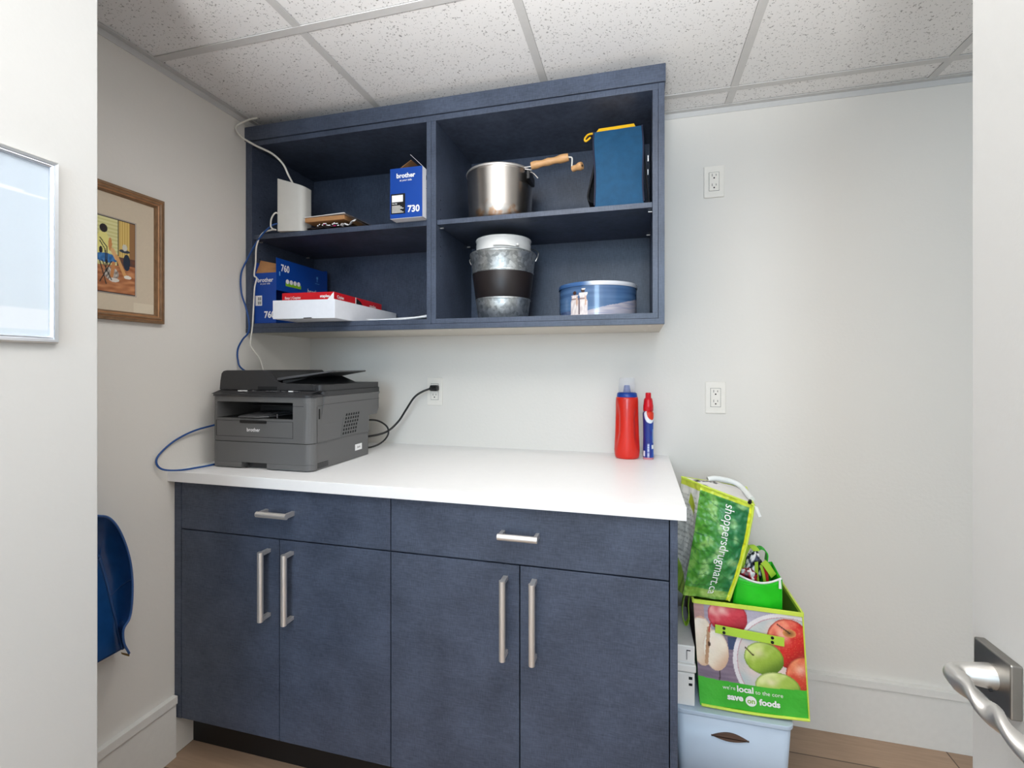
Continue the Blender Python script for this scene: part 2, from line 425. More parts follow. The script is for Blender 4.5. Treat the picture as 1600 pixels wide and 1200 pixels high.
# ------------------------------------------------------------------ the room
H = 2.18
MB().box(-0.12, 2.95, 0.0, 0.12, 0, H+0.1).build('wall_back', 'wall', kind='structure')
MB().box(-0.12, 0.0, -2.75, 0.0, 0, H+0.1).build('wall_left', 'wall', kind='structure')
MB().box(2.80, 2.92, -2.1, 0.0, 0, H+0.1).build('wall_right', 'wall', kind='structure')
MB().box(0.35, 0.45, -2.75, -1.189, 0, H-0.002).build('wall_partition', 'partition', bevel=0.002, kind='structure')
MB().box(0.0, 0.35, -2.75, -2.65, 0, H-0.002).build('wall_near', 'wall', kind='structure')
MB().box(-0.12, 2.95, -3.2, 0.12, -0.06, 0).build('floor', 'floor', kind='structure')
# tiles sit in the grid
xs = [-0.0824 + 0.61*k for k in range(6)]; ys = [-0.118 - 0.61*k for k in range(5)]
c = MB()
xe = [0.0] + [x for x in xs if 0 < x < 2.80] + [2.80]
ye = [0.0] + ys + [-3.1]
for i in range(len(xe)-1):
    for j in range(len(ye)-1):
        c.box(xe[i]+0.0125, xe[i+1]-0.0125, ye[j+1]+0.0125, ye[j]-0.0125, H+0.003, H+0.02)
c.box(-0.12, 2.95, -3.2, 0.12, H+0.03, H+0.08)
c.build('ceiling', 'tile', kind='structure')
g = MB()
for x in xe[1:-1]: g.box(x-0.012, x+0.012, -3.1, 0.0, H, H+0.0025)
for y in ye[1:-1]: g.box(0.0, 2.80, y-0.012, y+0.012, H-0.0004, H+0.0024)
g.build('trim_1', 'grid', kind='structure')
g = MB()
g.box(0, 2.8, -0.021, 0, H-0.001, H+0.0015); g.box(0, 0.021, -2.65, 0, H-0.001, H+0.0015)
g.box(0, 2.8, -0.0025, 0, H-0.020, H-0.001); g.box(0, 0.0025, -2.65, 0, H-0.020, H-0.001)
g.build('trim_2', 'grid', kind='structure')
def baseboard(poly_fn, name):
    m = MB()
    poly_fn(m); m.build(name, ['trimw', 'gap'], bevel=0.0015, kind='structure')
baseboard(lambda m: (m.box(1.532, 2.795, -0.013, 0, 0.0, 0.170), m.box(1.532, 2.795, -0.012, 0, 0.170, 0.172, 1), m.box(1.532, 2.795, -0.019, 0, 0.172, 0.197)), 'baseboard_back')
baseboard(lambda m: (m.box(0, 0.013, -2.6, -0.66, 0.0, 0.170), m.box(0, 0.012, -2.6, -0.66, 0.170, 0.172, 1), m.box(0, 0.019, -2.6, -0.66, 0.172, 0.197)), 'baseboard_left')

# ------------------------------------------------------------------ open door with twisted lever
d = bpy.data.objects.new('door_1', None); S.collection.objects.link(d); d['kind'] = 'structure'
d.location = (1.815, -2.03, 0.0); parent_base['door_1'] = (1.815, -2.03, 0.0)
MB().box(1.797, 1.837, -2.03, -1.2155, 0.01, 2.04).build('door_leaf', 'partition', d, bevel=0.002)
yc, zc = -1.263, 0.925
hd = MB().prism(rrect(yc-0.027, yc+0.027, zc-0.027, zc+0.027, 0.002), 1.787, 1.797, 'x').build('handle_plate', 'nickel_dark', d, bevel=0.0015)
lv = MB()
# square section swept round the bend, then twisted along the grip
path = []
xn = 1.7525
for k in range(6): path.append(((1.789-(0.028)*k/5, yc, zc), 0.0125 - 0.0035*(k/5)**1.3, 1.0, 0))
for k in range(1, 8):
    a = R(90*k/7); path.append(((1.761-0.0095*math.sin(a), yc-0.0095*(1-math.cos(a)), zc), 0.009, 1.0, 0))
for k in range(1, 30):
    t = k/29; path.append(((1.7515, yc-0.0095-0.105*t, zc-0.004*t), 0.0096, 1.0 + 0.9*sst(0.06, 0.25, t), R(300)*sst(0.05, 1, t)))
seg = 20; rings = []
for i, (p, r, sq, tw) in enumerate(path):
    p = Vector(p); a = Vector(path[max(i-1,0)][0]); b = Vector(path[min(i+1,len(path)-1)][0])
    t = (b-a).normalized(); u = Vector((0,0,1)); w = t.cross(u).normalized(); ring = []
    for k in range(seg):
        an = 2*math.pi*k/seg; ca, sa = math.cos(an), math.sin(an)
        e = 0.5 + 0.5*(1-(sq-1)/0.9)     # towards flat bar
        fx = 1.0; fy = 1.0 - 0.42*(sq-1)/0.9
        x_, y_ = math.copysign(abs(ca)**(0.75 if sq > 1.01 else 1), ca)*fx, math.copysign(abs(sa)**(0.75 if sq > 1.01 else 1), sa)*fy
        xr, yr = x_*math.cos(tw)-y_*math.sin(tw), x_*math.sin(tw)+y_*math.cos(tw)
        ring.append(p + (u*xr + w*yr)*r)
    rings.append(ring)
vs = [q for r_ in rings for q in r_]
lv.add(vs, [(i*seg+k, i*seg+(k+1)%seg, (i+1)*seg+(k+1)%seg, (i+1)*seg+k) for i in range(len(rings)-1) for k in range(seg)], 0, True)
lv.add(rings[-1], [list(range(seg))], 0); lv.add(rings[0], [list(range(seg))[::-1]], 0)
lev = lv.build('door_lever', 'nickel', d)
MB().tube([(1.781, yc-0.009, zc-0.0085), (1.781, yc-0.0105, zc-0.0098)], 0.0018, 10).build('set_screw', 'gap', lev)

# ------------------------------------------------------------------ base cabinet and worktop
bc = thing('base_cabinet', 'slate blue base cabinet with two drawers and four doors under the white worktop', 'cabinet', (0.765, -0.33, 0))
cb = MB()
cb.box(0.002, 1.510, -0.634, -0.002, 0.122, 0.140); cb.box(0.031, 1.508, -0.636, -0.62, 0.14, 0.880, 1)
cb.box(0.002, 0.02, -0.634, -0.002, 0.122, 0.882); cb.box(0.760, 0.778, -0.634, -0.01, 0.14, 0.88)
cb.box(0.02, 1.51, -0.014, -0.002, 0.14, 0.88); cb.build('carcass', ['lam', 'gap'], bc)
MB().box(0.002, 0.0285, -0.657, -0.634, 0.124, 0.882).build('filler_strip', 'lam', bc, bevel=0.0006)
MB().box(1.5105, 1.528, -0.657, -0.002, 0.0, 0.882).build('end_panel', 'lam', bc, bevel=0.0006)
MB().box(0.002, 1.510, -0.59, -0.575, 0.0, 0.122).build('toe_kick', 'black', bc)
def bar_handle(parent, c, L, vertical):
    m = MB(); x, z = c; h = L/2
    if vertical:
        m.tube([(x, -0.692, z-h), (x, -0.692, z+h)], 0.0085, 20)
        for s_ in (-1, 1): m.box(x-0.0065, x+0.0065, -0.690, -0.6575, z+s_*(h-0.006)-0.005, z+s_*(h-0.006)+0.005)
        m.build('handle', 'steel', parent)
    else:
        m.tube([(x-h, -0.692, z), (x+h, -0.692, z)], 0.0085, 20)
        for s_ in (-1, 1): m.box(x+s_*(h-0.006)-0.005, x+s_*(h-0.006)+0.005, -0.690, -0.6575, z-0.0065, z+0.0065)
        m.build('handle', 'steelh', parent)
for (x0, x1, hx) in ((0.031, 0.7665, 0.402), (0.7695, 1.508, 1.141)):
    dr = MB().box(x0, x1, -0.657, -0.639, 0.7305, 0.8795).build('drawer', 'lam', bc, bevel=0.0008)
    bar_handle(dr, (hx, 0.810), 0.104, False)
for (x0, x1, hx) in ((0.031, 0.3975, 0.363), (0.4005, 0.7665, 0.4445), (0.7695, 1.1375, 1.1015), (1.1405, 1.508, 1.1785)):
    dr = MB().box(x0, x1, -0.657, -0.639, 0.126, 0.7265).build('door', 'lam', bc, bevel=0.0008)
    bar_handle(dr, (hx, 0.597), 0.204, True)
wt = MB().box(0.0, 1.546, -0.680, 0.0, 0.883, 0.915).build('worktop', 'white_top', bevel=0.001)
tag(wt, 'long white laminate worktop on the slate blue base cabinet', 'worktop')

# ------------------------------------------------------------------ wall cabinet
F, zA, zB = -0.369, 1.373, 2.093
wc = thing('wall_cabinet', 'open slate blue wall cabinet with four shelf bays, fixed over the worktop', 'cabinet', (0.757, -0.18, 1.372))
MB().box(0.001, 1.516, -0.374, -0.002, 2.0945, 2.147).build('crown_moulding', 'lam', wc, bevel=0.0006)
m = MB()
for x0, x1 in ((0.002, 0.0195), (0.031, 0.046)): pass
m.box(0.002, 0.030, F, -0.002, 1.390, zB); m.build('side_panel', 'lam', wc, bevel=0.0005)
MB().box(1.4785, 1.4945, F, -0.002, 1.406, 2.074).build('side_panel', 'lam', wc, bevel=0.0005)
MB().box(1.4953, 1.513, F, -0.002, 1.389, zB).build('side_panel', 'lam', wc, bevel=0.0005)
MB().box(0.7435, 0.7595, F, -0.002, 1.390, 2.074).build('divider', 'lam', wc, bevel=0.0005)
MB().box(0.7605, 0.7775, F, -0.002, 1.390, 2.074).build('divider', 'lam', wc, bevel=0.0005)
MB().box(0.030, 1.495, F, -0.002, 2.0745, zB).build('top_panel', 'lam', wc, bevel=0.0005)
MB().box(0.030, 0.7435, F, -0.002, 1.390, 1.4065).build('bottom_panel', 'lam', wc, bevel=0.0005)
MB().box(0.7775, 1.4945, F, -0.002, 1.390, 1.4060).build('bottom_panel', 'lam', wc, bevel=0.0005)
MB().box(0.002, 1.513, F-0.0005, -0.345, 1.3725, 1.3893).build('light_rail', 'lam', wc, bevel=0.0005)
MB().box(0.002, 1.513, -0.345, -0.002, 1.3735, 1.3893).build('underside_panel', 'under', wc)
MB().box(0.030, 1.4785, -0.012, -0.002, 1.4065, 2.074).build('back_panel', 'lam', wc)
MB().box(0.0305, 0.7430, -0.360, -0.013, 1.7255, 1.7435).build('shelf', 'lam', wc, bevel=0.0005)
MB().box(0.7780, 1.4780, -0.360, -0.013, 1.7255, 1.7415).build('shelf', 'lam', wc, bevel=0.0005)
for x, dx in ((0.030, 1), (0.7435, -1), (0.7775, 1), (1.4785, -1)):
    for y in (-0.33, -0.06):
        MB().tube([(x, y, 1.722), (x+dx*0.012, y, 1.722)], 0.0028, 10).build('shelf_pin', 'steel', wc)
ph = MB()
for x, dx in ((0.030, 1), (0.7435, -1), (0.7775, 1), (1.4785, -1)):
    for y in (-0.33,):
        for k in (-3, -2, -1, 1, 2, 3):
            ph.mark(); ph.tube([(x, y, 1.722+0.032*k), (x+dx*0.0004, y, 1.722+0.032*k)], 0.0022, 8)
ph.build('pin_hole', 'gap', wc)
ph = MB()
for x, y in ((0.80, -0.30), (0.62, -0.30), (1.30, -0.30), (1.47, -0.30), (1.46, -0.10), (0.1, -0.3)): ph.mark(); ph.tube([(x, y, 1.3735), (x, y, 1.3729)], 0.005, 12)
ph.build('screw_cap', 'steel', wc)

# ------------------------------------------------------------------ outlets
ol = thing('power_outlet', 'white power outlet with the black printer plug in its upper socket', 'power outlet', (0.612, 0, 1.140), 'wall outlets')
pm = MB().prism(rrect(0.612-0.0345, 0.612+0.0345, 1.140-0.057, 1.140+0.057, 0.003), -0.0055, 0.0, 'y').build('cover_plate', 'plate', ol, bevel=0.002)
ins = MB().prism(rrect(0.612-0.0165, 0.612+0.0165, 1.140-0.033, 1.140+0.033, 0.001), -0.0072, -0.005, 'y').build('receptacle', 'plate', ol, bevel=0.0006)
sl = MB()
for s_ in (-1, 1):
    zc_ = 1.140 + s_*0.0175; sl.mark()
    sl.box(0.612-0.0075, 0.612-0.0058, -0.0076, -0.007, zc_+0.001, zc_+0.010)
    sl.box(0.612+0.0058, 0.612+0.0075, -0.0076, -0.007, zc_+0.002, zc_+0.009)
    sl.tube([(0.612, -0.007, zc_-0.005), (0.612, -0.0077, zc_-0.005)], 0.0027, 12)
sl.build('socket_slots', 'gap', ins)
sl = MB()
for s_ in (-1, 1): sl.mark(); sl.tube([(0.612, -0.005, 1.140+s_*0.047), (0.612, -0.0062, 1.140+s_*0.047)], 0.0028, 12)
sl.build('screw', 'plate', ol)
gp = MB()
for x0, x1, z0, z1 in ((-0.0175, -0.0165, -0.034, 0.034), (0.0165, 0.0175, -0.034, 0.034), (-0.0175, 0.0175, 0.033, 0.034), (-0.0175, 0.0175, -0.034, -0.033)):
    gp.box(0.612+x0, 0.612+x1, -0.0058, -0.0054, 1.14+z0, 1.14+z1)
gp.build('plate_gap', 'gap', ol)
for (x, z, lb) in ((1.7025, 1.914, 'white power outlet high on the wall beside the wall cabinet'), (1.7075, 1.133, 'white power outlet low on the wall, right of the red bottles')):
    o2 = copy_tree(ol); o2.location = (x, 0, z); o2['label'] = lb

# ------------------------------------------------------------------ printer
pr = thing('printer', 'grey and black multifunction laser printer on the left end of the worktop', 'printer', (0.262, -0.39, 0.915))
X0, X1, YF, YR = 0.072, 0.458, -0.588, -0.255
def notched(x0, x1, y0, y1, r, nx0, nx1, ny):
    o = rrect(x0, x1, y0, y1, [r, r, 0.004, 0.004])
    k = 7      # after the first rounded corner
    return o[:k] + [(nx0, y0), (nx0, ny), (nx1, ny), (nx1, y0)] + o[k:]
b = MB()
b.prism(rrect(X0+0.004, X1-0.004, -0.560, YR, 0.006), 0.917, 1.003)
b.box(X0+0.03, X1-0.03, -0.56, YR, 0.915, 0.918)
b.prism(rrect(X0, X1, YF, YR, [0.026, 0.030, 0.006, 0.006]), 1.0035, 1.078)
b.prism(notched(X0, X1, YF, YR, 0.026, 0.097, 0.390, -0.40), 1.078, 1.131)
b.prism(rrect(X0, X1, YF, YR, [0.026, 0.030, 0.006, 0.006]), 1.131, 1.1485)
# rear overhang of the scanner section and the raised side cheek
b.prism([(-0.26, 1.064), (-0.205, 1.064), (-0.190, 1.085), (-0.190, 1.1485), (-0.26, 1.1485)], X0+0.002, X1, 'x')
b.hexa([(X1-0.002, -0.540, 1.062), (X1+0.0, -0.545, 1.058), (X1+0.0, -0.262, 1.058), (X1-0.002, -0.262, 1.062),
        (X1-0.002, -0.530, 1.1485), (X1+0.007, -0.530, 1.1485), (X1+0.007, -0.192, 1.1485), (X1-0.002, -0.192, 1.1485)])
# seams
b.box(X1-0.0005, X1+0.0004, -0.5615, -0.5605, 1.004, 1.118, 1)
b.box(0.20, X1+0.0004, -0.5610, YR, 1.1195, 1.1203, 1)
b.box(X1+0.0035, X1+0.0056, -0.536, -0.192, 1.1225, 1.1233, 1)
b.box(0.39, X1-0.029, YF-0.0004, YF+0.001, 1.1195, 1.1205, 1); b.box(X0+0.02, 0.097, YF-0.0004, YF+0.001, 1.1195, 1.1205, 1)
# front door outline
for a in ((0.094, 0.391, 1.0185, 1.0195), (0.094, 0.391, 1.0695, 1.0705)): b.box(a[0], a[1], YF-0.0005, YF+0.002, a[2], a[3], 1)
for x in (0.094, 0.390): b.box(x, x+0.001, YF-0.0005, YF+0.002, 1.019, 1.070, 1)
# side latch
b.box(X1-0.001, X1+0.0012, -0.553, -0.5475, 1.078, 1.110, 1)
b.build('body', ['printer', 'gap'], pr, bevel=0.0012)
# paper cassette
t = MB(); o_ = rrect(X0, X1, YF, -0.562, [0.026, 0.026, 0.0, 0.0])
t.prism(o_, 0.936, 1.0015)
k = 7; t.prism(o_[:k] + [(0.194, YF), (0.196, -0.568), (0.290, -0.568), (0.292, YF)] + o_[k:], 0.918, 0.936)
t.build('paper_cassette', 'printer', pr, bevel=0.0012)
t = MB(); t.box(0.196, 0.290, -0.572, -0.567, 0.919, 0.935); t.box(0.208, 0.212, YF+0.001, -0.57, 0.919, 0.936)
t.build('cassette_grip', 'printer_dark', pr)
t = MB(); t.box(0.100, 0.388, -0.398, -0.39, 1.08, 1.13); t.box(0.098, 0.389, -0.58, -0.40, 1.0782, 1.0792)
t.box(0.185, 0.389, -0.50, -0.40, 1.112, 1.131)
t.build('output_slot', 'black', pr)
t = MB(); t.prism([(-0.594, 1.081), (-0.594, 1.085), (-0.52, 1.092), (-0.45, 1.092), (-0.45, 1.081)], 0.188, 0.266, 'x')
t.prism([(0.266, -0.592), (0.285, -0.570), (0.285, -0.46), (0.266, -0.45)], 1.081, 1.085)
t.mark('paper_stop'); t.box(0.318, 0.322, -0.575, -0.572, 1.079, 1.092)
t.build('output_flap', 'printer_mid', pr, bevel=0.0008)
MB().prism(rrect(0.190, 0.292, 1.063, 1.072, 0.002), YF-0.003, YF+0.001, 'y').build('front_latch', 'black', pr, bevel=0.0006)
MB().text('brother', 0.051, (0.2165, YF-0.0003, 1.036), (1, 0, 0), (0, 0, 1), bold=0.016).build('lettering', 'label_w', pr)
# control panel, dark ledge
cp = MB(); cp.prism(rrect(X0-0.003, X1+0.003, YF-0.004, -0.50, [0.028, 0.030, 0, 0]), 1.1485, 1.1555)
cp.hexa([(X0-0.001, YF-0.001, 1.1555), (X1+0.001, YF-0.001, 1.1555), (X1+0.001, -0.50, 1.1555), (X0-0.001, -0.50, 1.1555),
         (X0+0.02, YF+0.02, 1.158), (X1-0.02, YF+0.02, 1.158), (X1, -0.545, 1.168), (X0, -0.545, 1.168)])
cpo = cp.build('control_panel', 'printer_dark', pr, bevel=0.001)
bt = MB()
random.seed(4)
for x, w_ in ((0.155, 0.03), (0.21, 0.012), (0.265, 0.010), (0.283, 0.010), (0.301, 0.010), (0.325, 0.014), (0.352, 0.014), (0.37, 0.02)):
    bt.mark(); bt.box(x, x+w_, -0.562, -0.553, 1.1635, 1.1665, 1 if x in (0.155, 0.352) else 0)
bt.build('button', ['printer_mid', 'label_w'], cpo)
# scanner lid
ld = MB(); ld.prism(rrect(X0+0.002, X1+0.006, -0.535, -0.188, [0.01, 0.012, 0.012, 0.012]), 1.1490, 1.1665)
ld.prism(rrect(X0+0.004, X1+0.004, -0.545, -0.190, [0.01, 0.014, 0.014, 0.01]), 1.1665, 1.1860)
ld.box(X1+0.0035, X1+0.0064, -0.535, -0.20, 1.1655, 1.1665, 1)
ld.build('scanner_lid', ['printer_dark', 'gap'], pr, bevel=0.0015)
ad = MB()
prof = [(0.070, 1.168), (0.073, 1.196), (0.078, 1.222), (0.086, 1.230), (0.10, 1.2325), (0.240, 1.2325), (0.256, 1.229), (0.268, 1.218), (0.285, 1.200), (0.303, 1.1915), (0.33, 1.1895), (0.43, 1.1885), (0.440, 1.184), (0.442, 1.168)]
ad.prism(prof, -0.552, -0.535, 'y')
prof2 = [(0.070, 1.168), (0.073, 1.196), (0.078, 1.222), (0.086, 1.230), (0.10, 1.2325), (0.240, 1.2325), (0.250, 1.226), (0.255, 1.205), (0.255, 1.168)]
ad.prism(prof2, -0.535, -0.240, 'y')
ad.box(0.226, 0.300, -0.5530, -0.5515, 1.1685, 1.180, 1)
ad.build('document_feeder', ['printer_dark', 'gap'], pr, bevel=0.002)
ft = MB()
ft.hexa([(0.262, -0.510, 1.197), (0.452, -0.470, 1.2270), (0.452, -0.270, 1.2270), (0.262, -0.255, 1.197),
         (0.262, -0.510, 1.2065), (0.452, -0.470, 1.2320), (0.452, -0.270, 1.2320), (0.262, -0.255, 1.2065)])
ft.build('paper_support', 'printer_mid', pr, bevel=0.002)
ft = MB(); ft.hexa([(0.27, -0.49, 1.186), (0.43, -0.45, 1.186), (0.43, -0.29, 1.186), (0.27, -0.27, 1.186),
                    (0.27, -0.49, 1.198), (0.33, -0.44, 1.206), (0.37, -0.30, 1.211), (0.27, -0.27, 1.198)])
ft.build('feeder_output', 'black', pr, bevel=0.001)
# side vent: a lattice with holes
vn = MB(); vx = X1+0.0006
vn.hexa([(vx, -0.436, 1.007), (vx+0.001, -0.436, 1.007), (vx+0.001, -0.350, 1.007), (vx, -0.350, 1.007),
         (vx, -0.415, 1.108), (vx+0.001, -0.415, 1.108), (vx+0.001, -0.325, 1.108), (vx, -0.325, 1.108)], 0)
for j in range(7):
    for i in range(6):
        y_ = -0.430 + 0.0145*i + 0.0034*j + (0.003 if j > 2 else 0); z_ = 1.012 + 0.0125*j
        vn.hexa([(vx, y_, z_), (vx+0.0013, y_, z_), (vx+0.0013, y_+0.009, z_), (vx, y_+0.009, z_),
                 (vx, y_+0.003, z_+0.008), (vx+0.0013, y_+0.003, z_+0.008), (vx+0.0013, y_+0.010, z_+0.008), (vx, y_+0.010, z_+0.008)], 1)
vn.build('side_vent', ['printer', 'gap'], pr)
vn = MB()
for k in range(4): vn.box(X1-0.0038, X1-0.0034, -0.555, -0.500, 0.922+0.0045*k, 0.924+0.0045*k)
vn.build('lower_vent', 'gap', pr)
lb = MB(); lb.box(X1-0.004, X1-0.0035, -0.345, -0.302, 0.943, 0.965, 0)
lb.text('A-4', 0.018, (X1-0.0035, -0.333, 0.950), (0, 1, 0), (0, 0, 1), mi=1, bold=0.02)
lb.build('rating_sticker', ['label_w', 'black'], pr)

# ------------------------------------------------------------------ cables
pc = thing('power_cable', 'black printer power cord rising to the wall outlet', 'power cord', (0.62, -0.03, 1.16))
MB().tube([(0.632, -0.028, 1.1595), (0.606, -0.032, 1.154), (0.575, -0.045, 1.142), (0.545, -0.06, 1.118), (0.51, -0.065, 1.066), (0.478, -0.07, 1.018), (0.44, -0.10, 0.978), (0.39, -0.15, 0.965), (0.34, -0.21, 0.966), (0.31, -0.2545, 0.968)], 0.0042, 10, sub=8).build('cord', 'black', pc)
pl = MB(); pl.prism(rrect(0.600, 0.634, 1.144, 1.168, 0.006), -0.030, -0.0085, 'y'); pl.tube([(0.60, -0.03, 1.1525), (0.632, -0.03, 1.158)], 0.0065, 10)
pl.build('plug', 'black', pc, bevel=0.002)
k_ = MB().tube([(0.36, -0.2545, 1.03), (0.39, -0.20, 1.034), (0.425, -0.15, 1.030), (0.452, -0.12, 1.005), (0.458, -0.115, 0.975), (0.44, -0.12, 0.945), (0.41, -0.14, 0.925), (0.37, -0.18, 0.9195), (0.30, -0.2, 0.9195)], 0.0035, 8, sub=8).build('usb_cable', 'black')
tag(k_, 'thin black cable looping from the back of the printer to the worktop', 'cable')
k_ = MB().tube([(0.058, -0.373, 2.176), (0.043, -0.388, 2.166), (0.020, -0.405, 2.148), (0.0055, -0.415, 2.132), (0.010, -0.42, 2.112), (0.032, -0.415, 2.085), (0.085, -0.405, 2.053), (0.145, -0.398, 2.022), (0.185, -0.390, 1.984), (0.198, -0.375, 1.945), (0.198, -0.350, 1.921)], 0.0036, 8, sub=8).build('antenna_cable', 'whitecable')
tag(k_, 'thick white cable dropping from the ceiling corner to the top of the router', 'cable')
k_ = MB().tube([(0.148, -0.34, 1.79), (0.152, -0.383, 1.81), (0.137, -0.390, 1.790), (0.133, -0.390, 1.762), (0.140, -0.388, 1.750), (0.150, -0.384, 1.7475), (0.128, -0.383, 1.7485), (0.095, -0.39, 1.735), (0.075, -0.395, 1.690), (0.068, -0.392, 1.630), (0.058, -0.388, 1.585), (0.066, -0.385, 1.573), (0.060, -0.388, 1.54), (0.056, -0.388, 1.48), (0.052, -0.39, 1.40), (0.044, -0.39, 1.34), (0.043, -0.385, 1.318), (0.060, -0.36, 1.27), (0.072, -0.34, 1.20), (0.06, -0.225, 1.10)], 0.0028, 8, sub=6).build('router_cable', 'whitecable')
tag(k_, 'thin white cable hanging from the router down past the left shelf edge', 'cable')
k_ = MB().tube([(0.16, -0.30, 1.775), (0.150, -0.376, 1.772), (0.115, -0.390, 1.748), (0.072, -0.395, 1.700), (0.040, -0.40, 1.645), (0.014, -0.403, 1.590), (0.012, -0.40, 1.52), (0.032, -0.40, 1.465), (0.046, -0.40, 1.41), (0.042, -0.40, 1.37), (0.022, -0.405, 1.345), (0.006, -0.41, 1.31), (0.006, -0.41, 1.27), (0.018, -0.40, 1.235), (0.03, -0.30, 1.19), (0.04, -0.22, 1.12), (0.045, -0.21, 1.05)], 0.003, 8, sub=6).build('ethernet_cable', 'navycable')
tag(k_, 'blue ethernet cable hanging beside the wall cabinet behind the printer', 'cable')
k_ = MB().tube([(0.068, -0.47, 1.062), (0.03, -0.53, 1.045), (0.015, -0.60, 1.032), (0.010, -0.665, 1.008), (0.009, -0.712, 0.975), (0.012, -0.725, 0.950), (0.022, -0.712, 0.928), (0.045, -0.675, 0.9195), (0.060, -0.62, 0.9185), (0.066, -0.585, 0.9185), (0.066, -0.50, 0.9185), (0.055, -0.40, 0.9185)], 0.003, 8, sub=8).build('ethernet_cable', 'navycable')
tag(k_, 'blue ethernet cable looping out left of the printer over the worktop edge', 'cable')

# ------------------------------------------------------------------ router
m = MB()
A, B, C_, D = (0.150, -0.378), (0.2465, -0.357), (0.2415, -0.300), (0.140, -0.280)
def rnd(poly, r, n=5):
    out = []; N = len(poly)
    for i in range(N):
        p = Vector((*poly[i], 0)); a = Vector((*poly[i-1], 0)); b = Vector((*poly[(i+1) % N], 0))
        e1 = (a-p).normalized()*r[i]; e2 = (b-p).normalized()*r[i]
        for k in range(n+1):
            t = k/n; q = p + e1*(1-t)**2 + e2*t**2; out.append((q.x, q.y))
    return out
po = rnd([A, B, C_, D], [0.004, 0.022, 0.012, 0.01]); n = len(po)
def ztop(x, y): return 1.939 - 0.30*(x-0.150) - 0.0*(y+0.378)
vs = [(x, y, 1.7445) for x, y in po] + [(x, y, ztop(x, y)) for x, y in po]
m.add(vs, [list(range(n))[::-1], list(range(n, 2*n))]); m.add(vs, [(i, (i+1) % n, n+(i+1) % n, n+i) for i in range(n)], 0, True)
rt = m.build('wifi_router', 'router', bevel=0.0015); tag(rt, 'upright white router with slanted top on the upper left shelf', 'router')

# ------------------------------------------------------------------ packet of books, papers
m = MB().grid(lambda u, v: (0.262+0.185*u, -0.36+0.20*v, 1.7485 + 0.0175*math.sin(math.pi*min(1, max(0, v*1.0)))**0.35*math.sin(math.pi*u)**0.3 + 0.0035*nz(u*9, v*9)), 34, 26)
m.grid(lambda u, v: (0.262+0.185*u, -0.36+0.20*v, 1.7445), 2, 2, flip=True)
o = m.build('plastic_pouch', 'darkbook', solid=0.0006)
tag(o, 'crumpled black printed pouch under the brown booklet on the upper left shelf', 'pouch')
m = MB()
random.seed(9)
for i in range(26):
    x = 0.30+random.random()*0.13; z = 1.748+random.random()*0.012
    m.box(x, x+0.004+random.random()*0.01, -0.3645, -0.3625, z, z+0.003, 0 if random.random() < 0.75 else 1) if i % 2 else None
m.build('printed_label', ['label_w', 'magenta'], o)
bk = thing('booklet', 'brown edged booklet with white cover beside the router', 'booklet', (0.34, -0.28, 1.771))
m = MB(); m.box(0.262, 0.425, -0.368, -0.20, 1.7705, 1.786); m.build('pages', 'kraft', bk, bevel=0.0008)
m = MB(); m.hexa([(0.258, -0.371, 1.7865), (0.428, -0.373, 1.790), (0.430, -0.195, 1.790), (0.258, -0.195, 1.7865), (0.258, -0.371, 1.788), (0.428, -0.373, 1.7925), (0.430, -0.195, 1.7925), (0.258, -0.195, 1.788)])
m.build('cover', 'paper', bk)
m = MB(); m.hexa([(0.432, -0.372, 1.788), (0.434, -0.372, 1.7905), (0.434, -0.195, 1.7905), (0.432, -0.195, 1.788),
                  (0.520, -0.350, 1.7455), (0.521, -0.350, 1.7475), (0.500, -0.195, 1.750), (0.499, -0.195, 1.748)])
o = m.build('dark_card', 'darkbook'); tag(o, 'dark card leaning down from the booklet to the shelf', 'card')
m = MB().grid(lambda u, v: (0.412+0.055*u, -0.372+0.02*v, 1.748+0.022*u*(0.3+0.7*v)+0.004*nz(u*7, v*5)+0.006*math.sin(u*9)), 14, 6)
o = m.build('paper_tag', 'paper', solid=0.0008); tag(o, 'small crumpled white paper tag in front of the booklet', 'tag')

# ------------------------------------------------------------------ toner box 730
tb = thing('toner_box', 'open blue printer toner box numbered 730 at the end of the upper left shelf', 'box', (0.68, -0.33, 1.744))
x0, x1, y0, y1, z0, z1 = 0.6235, 0.7415, -0.399, -0.270, 1.7442, 1.9140
m = MB(); w = 0.0015
m.box(x0, x1, y0, y0+w, z0+0.001, z1, 0); m.box(x0, x1, y1-w, y1, z0, z1, 1); m.box(x0, x0+w, y0+w, y1-w, z0, z1, 0)
m.box(x1-w, x1, y0+w, y1-w, z0, z1, 1); m.box(x0, x1, y0, y1, z0, z0+w, 1)
m.box(x0+w, x1-w, y0+w, y0+w+0.0005, z0, z1, 2); m.box(x0+w, x1-w, y1-w-0.0005, y1-w, z0, z1, 2)
m.build('carton', ['blue_box', 'whitecard', 'kraft'], tb)
m = MB()
m.add([(x0, y0+0.03, z1), (x0, y1-0.005, z1), (x0+0.05, y1-0.02, z1+0.052), (x0+0.048, y0+0.06, z1+0.052)], [(0,1,2,3)])
m.build('flap', 'kraft', tb, solid=0.001)
m = MB()
m.add([(x1, y0+0.01, z1), (x1, y1-0.005, z1), (x1-0.058, y1-0.02, z1+0.056), (x1-0.058, y0+0.03, z1+0.056)], [(0,1,2,3)])
m.build('flap', 'whitecard', tb, solid=0.001)
m = MB(); fx = (1, 0, 0); fz = (0, 0, 1); fo = (x0, y0, z0)
m.word('brother', 0.069, (x0+0.024, y0, z1-0.034), fx, fz, bold=0.03)
m.word('at your side', 0.044, (x0+0.036, y0, z1-0.047), fx, fz, bold=0.01)
m.word('730', 0.044, (x0+0.065, y0, z0+0.018), fx, fz, bold=0.03, height=0.024)
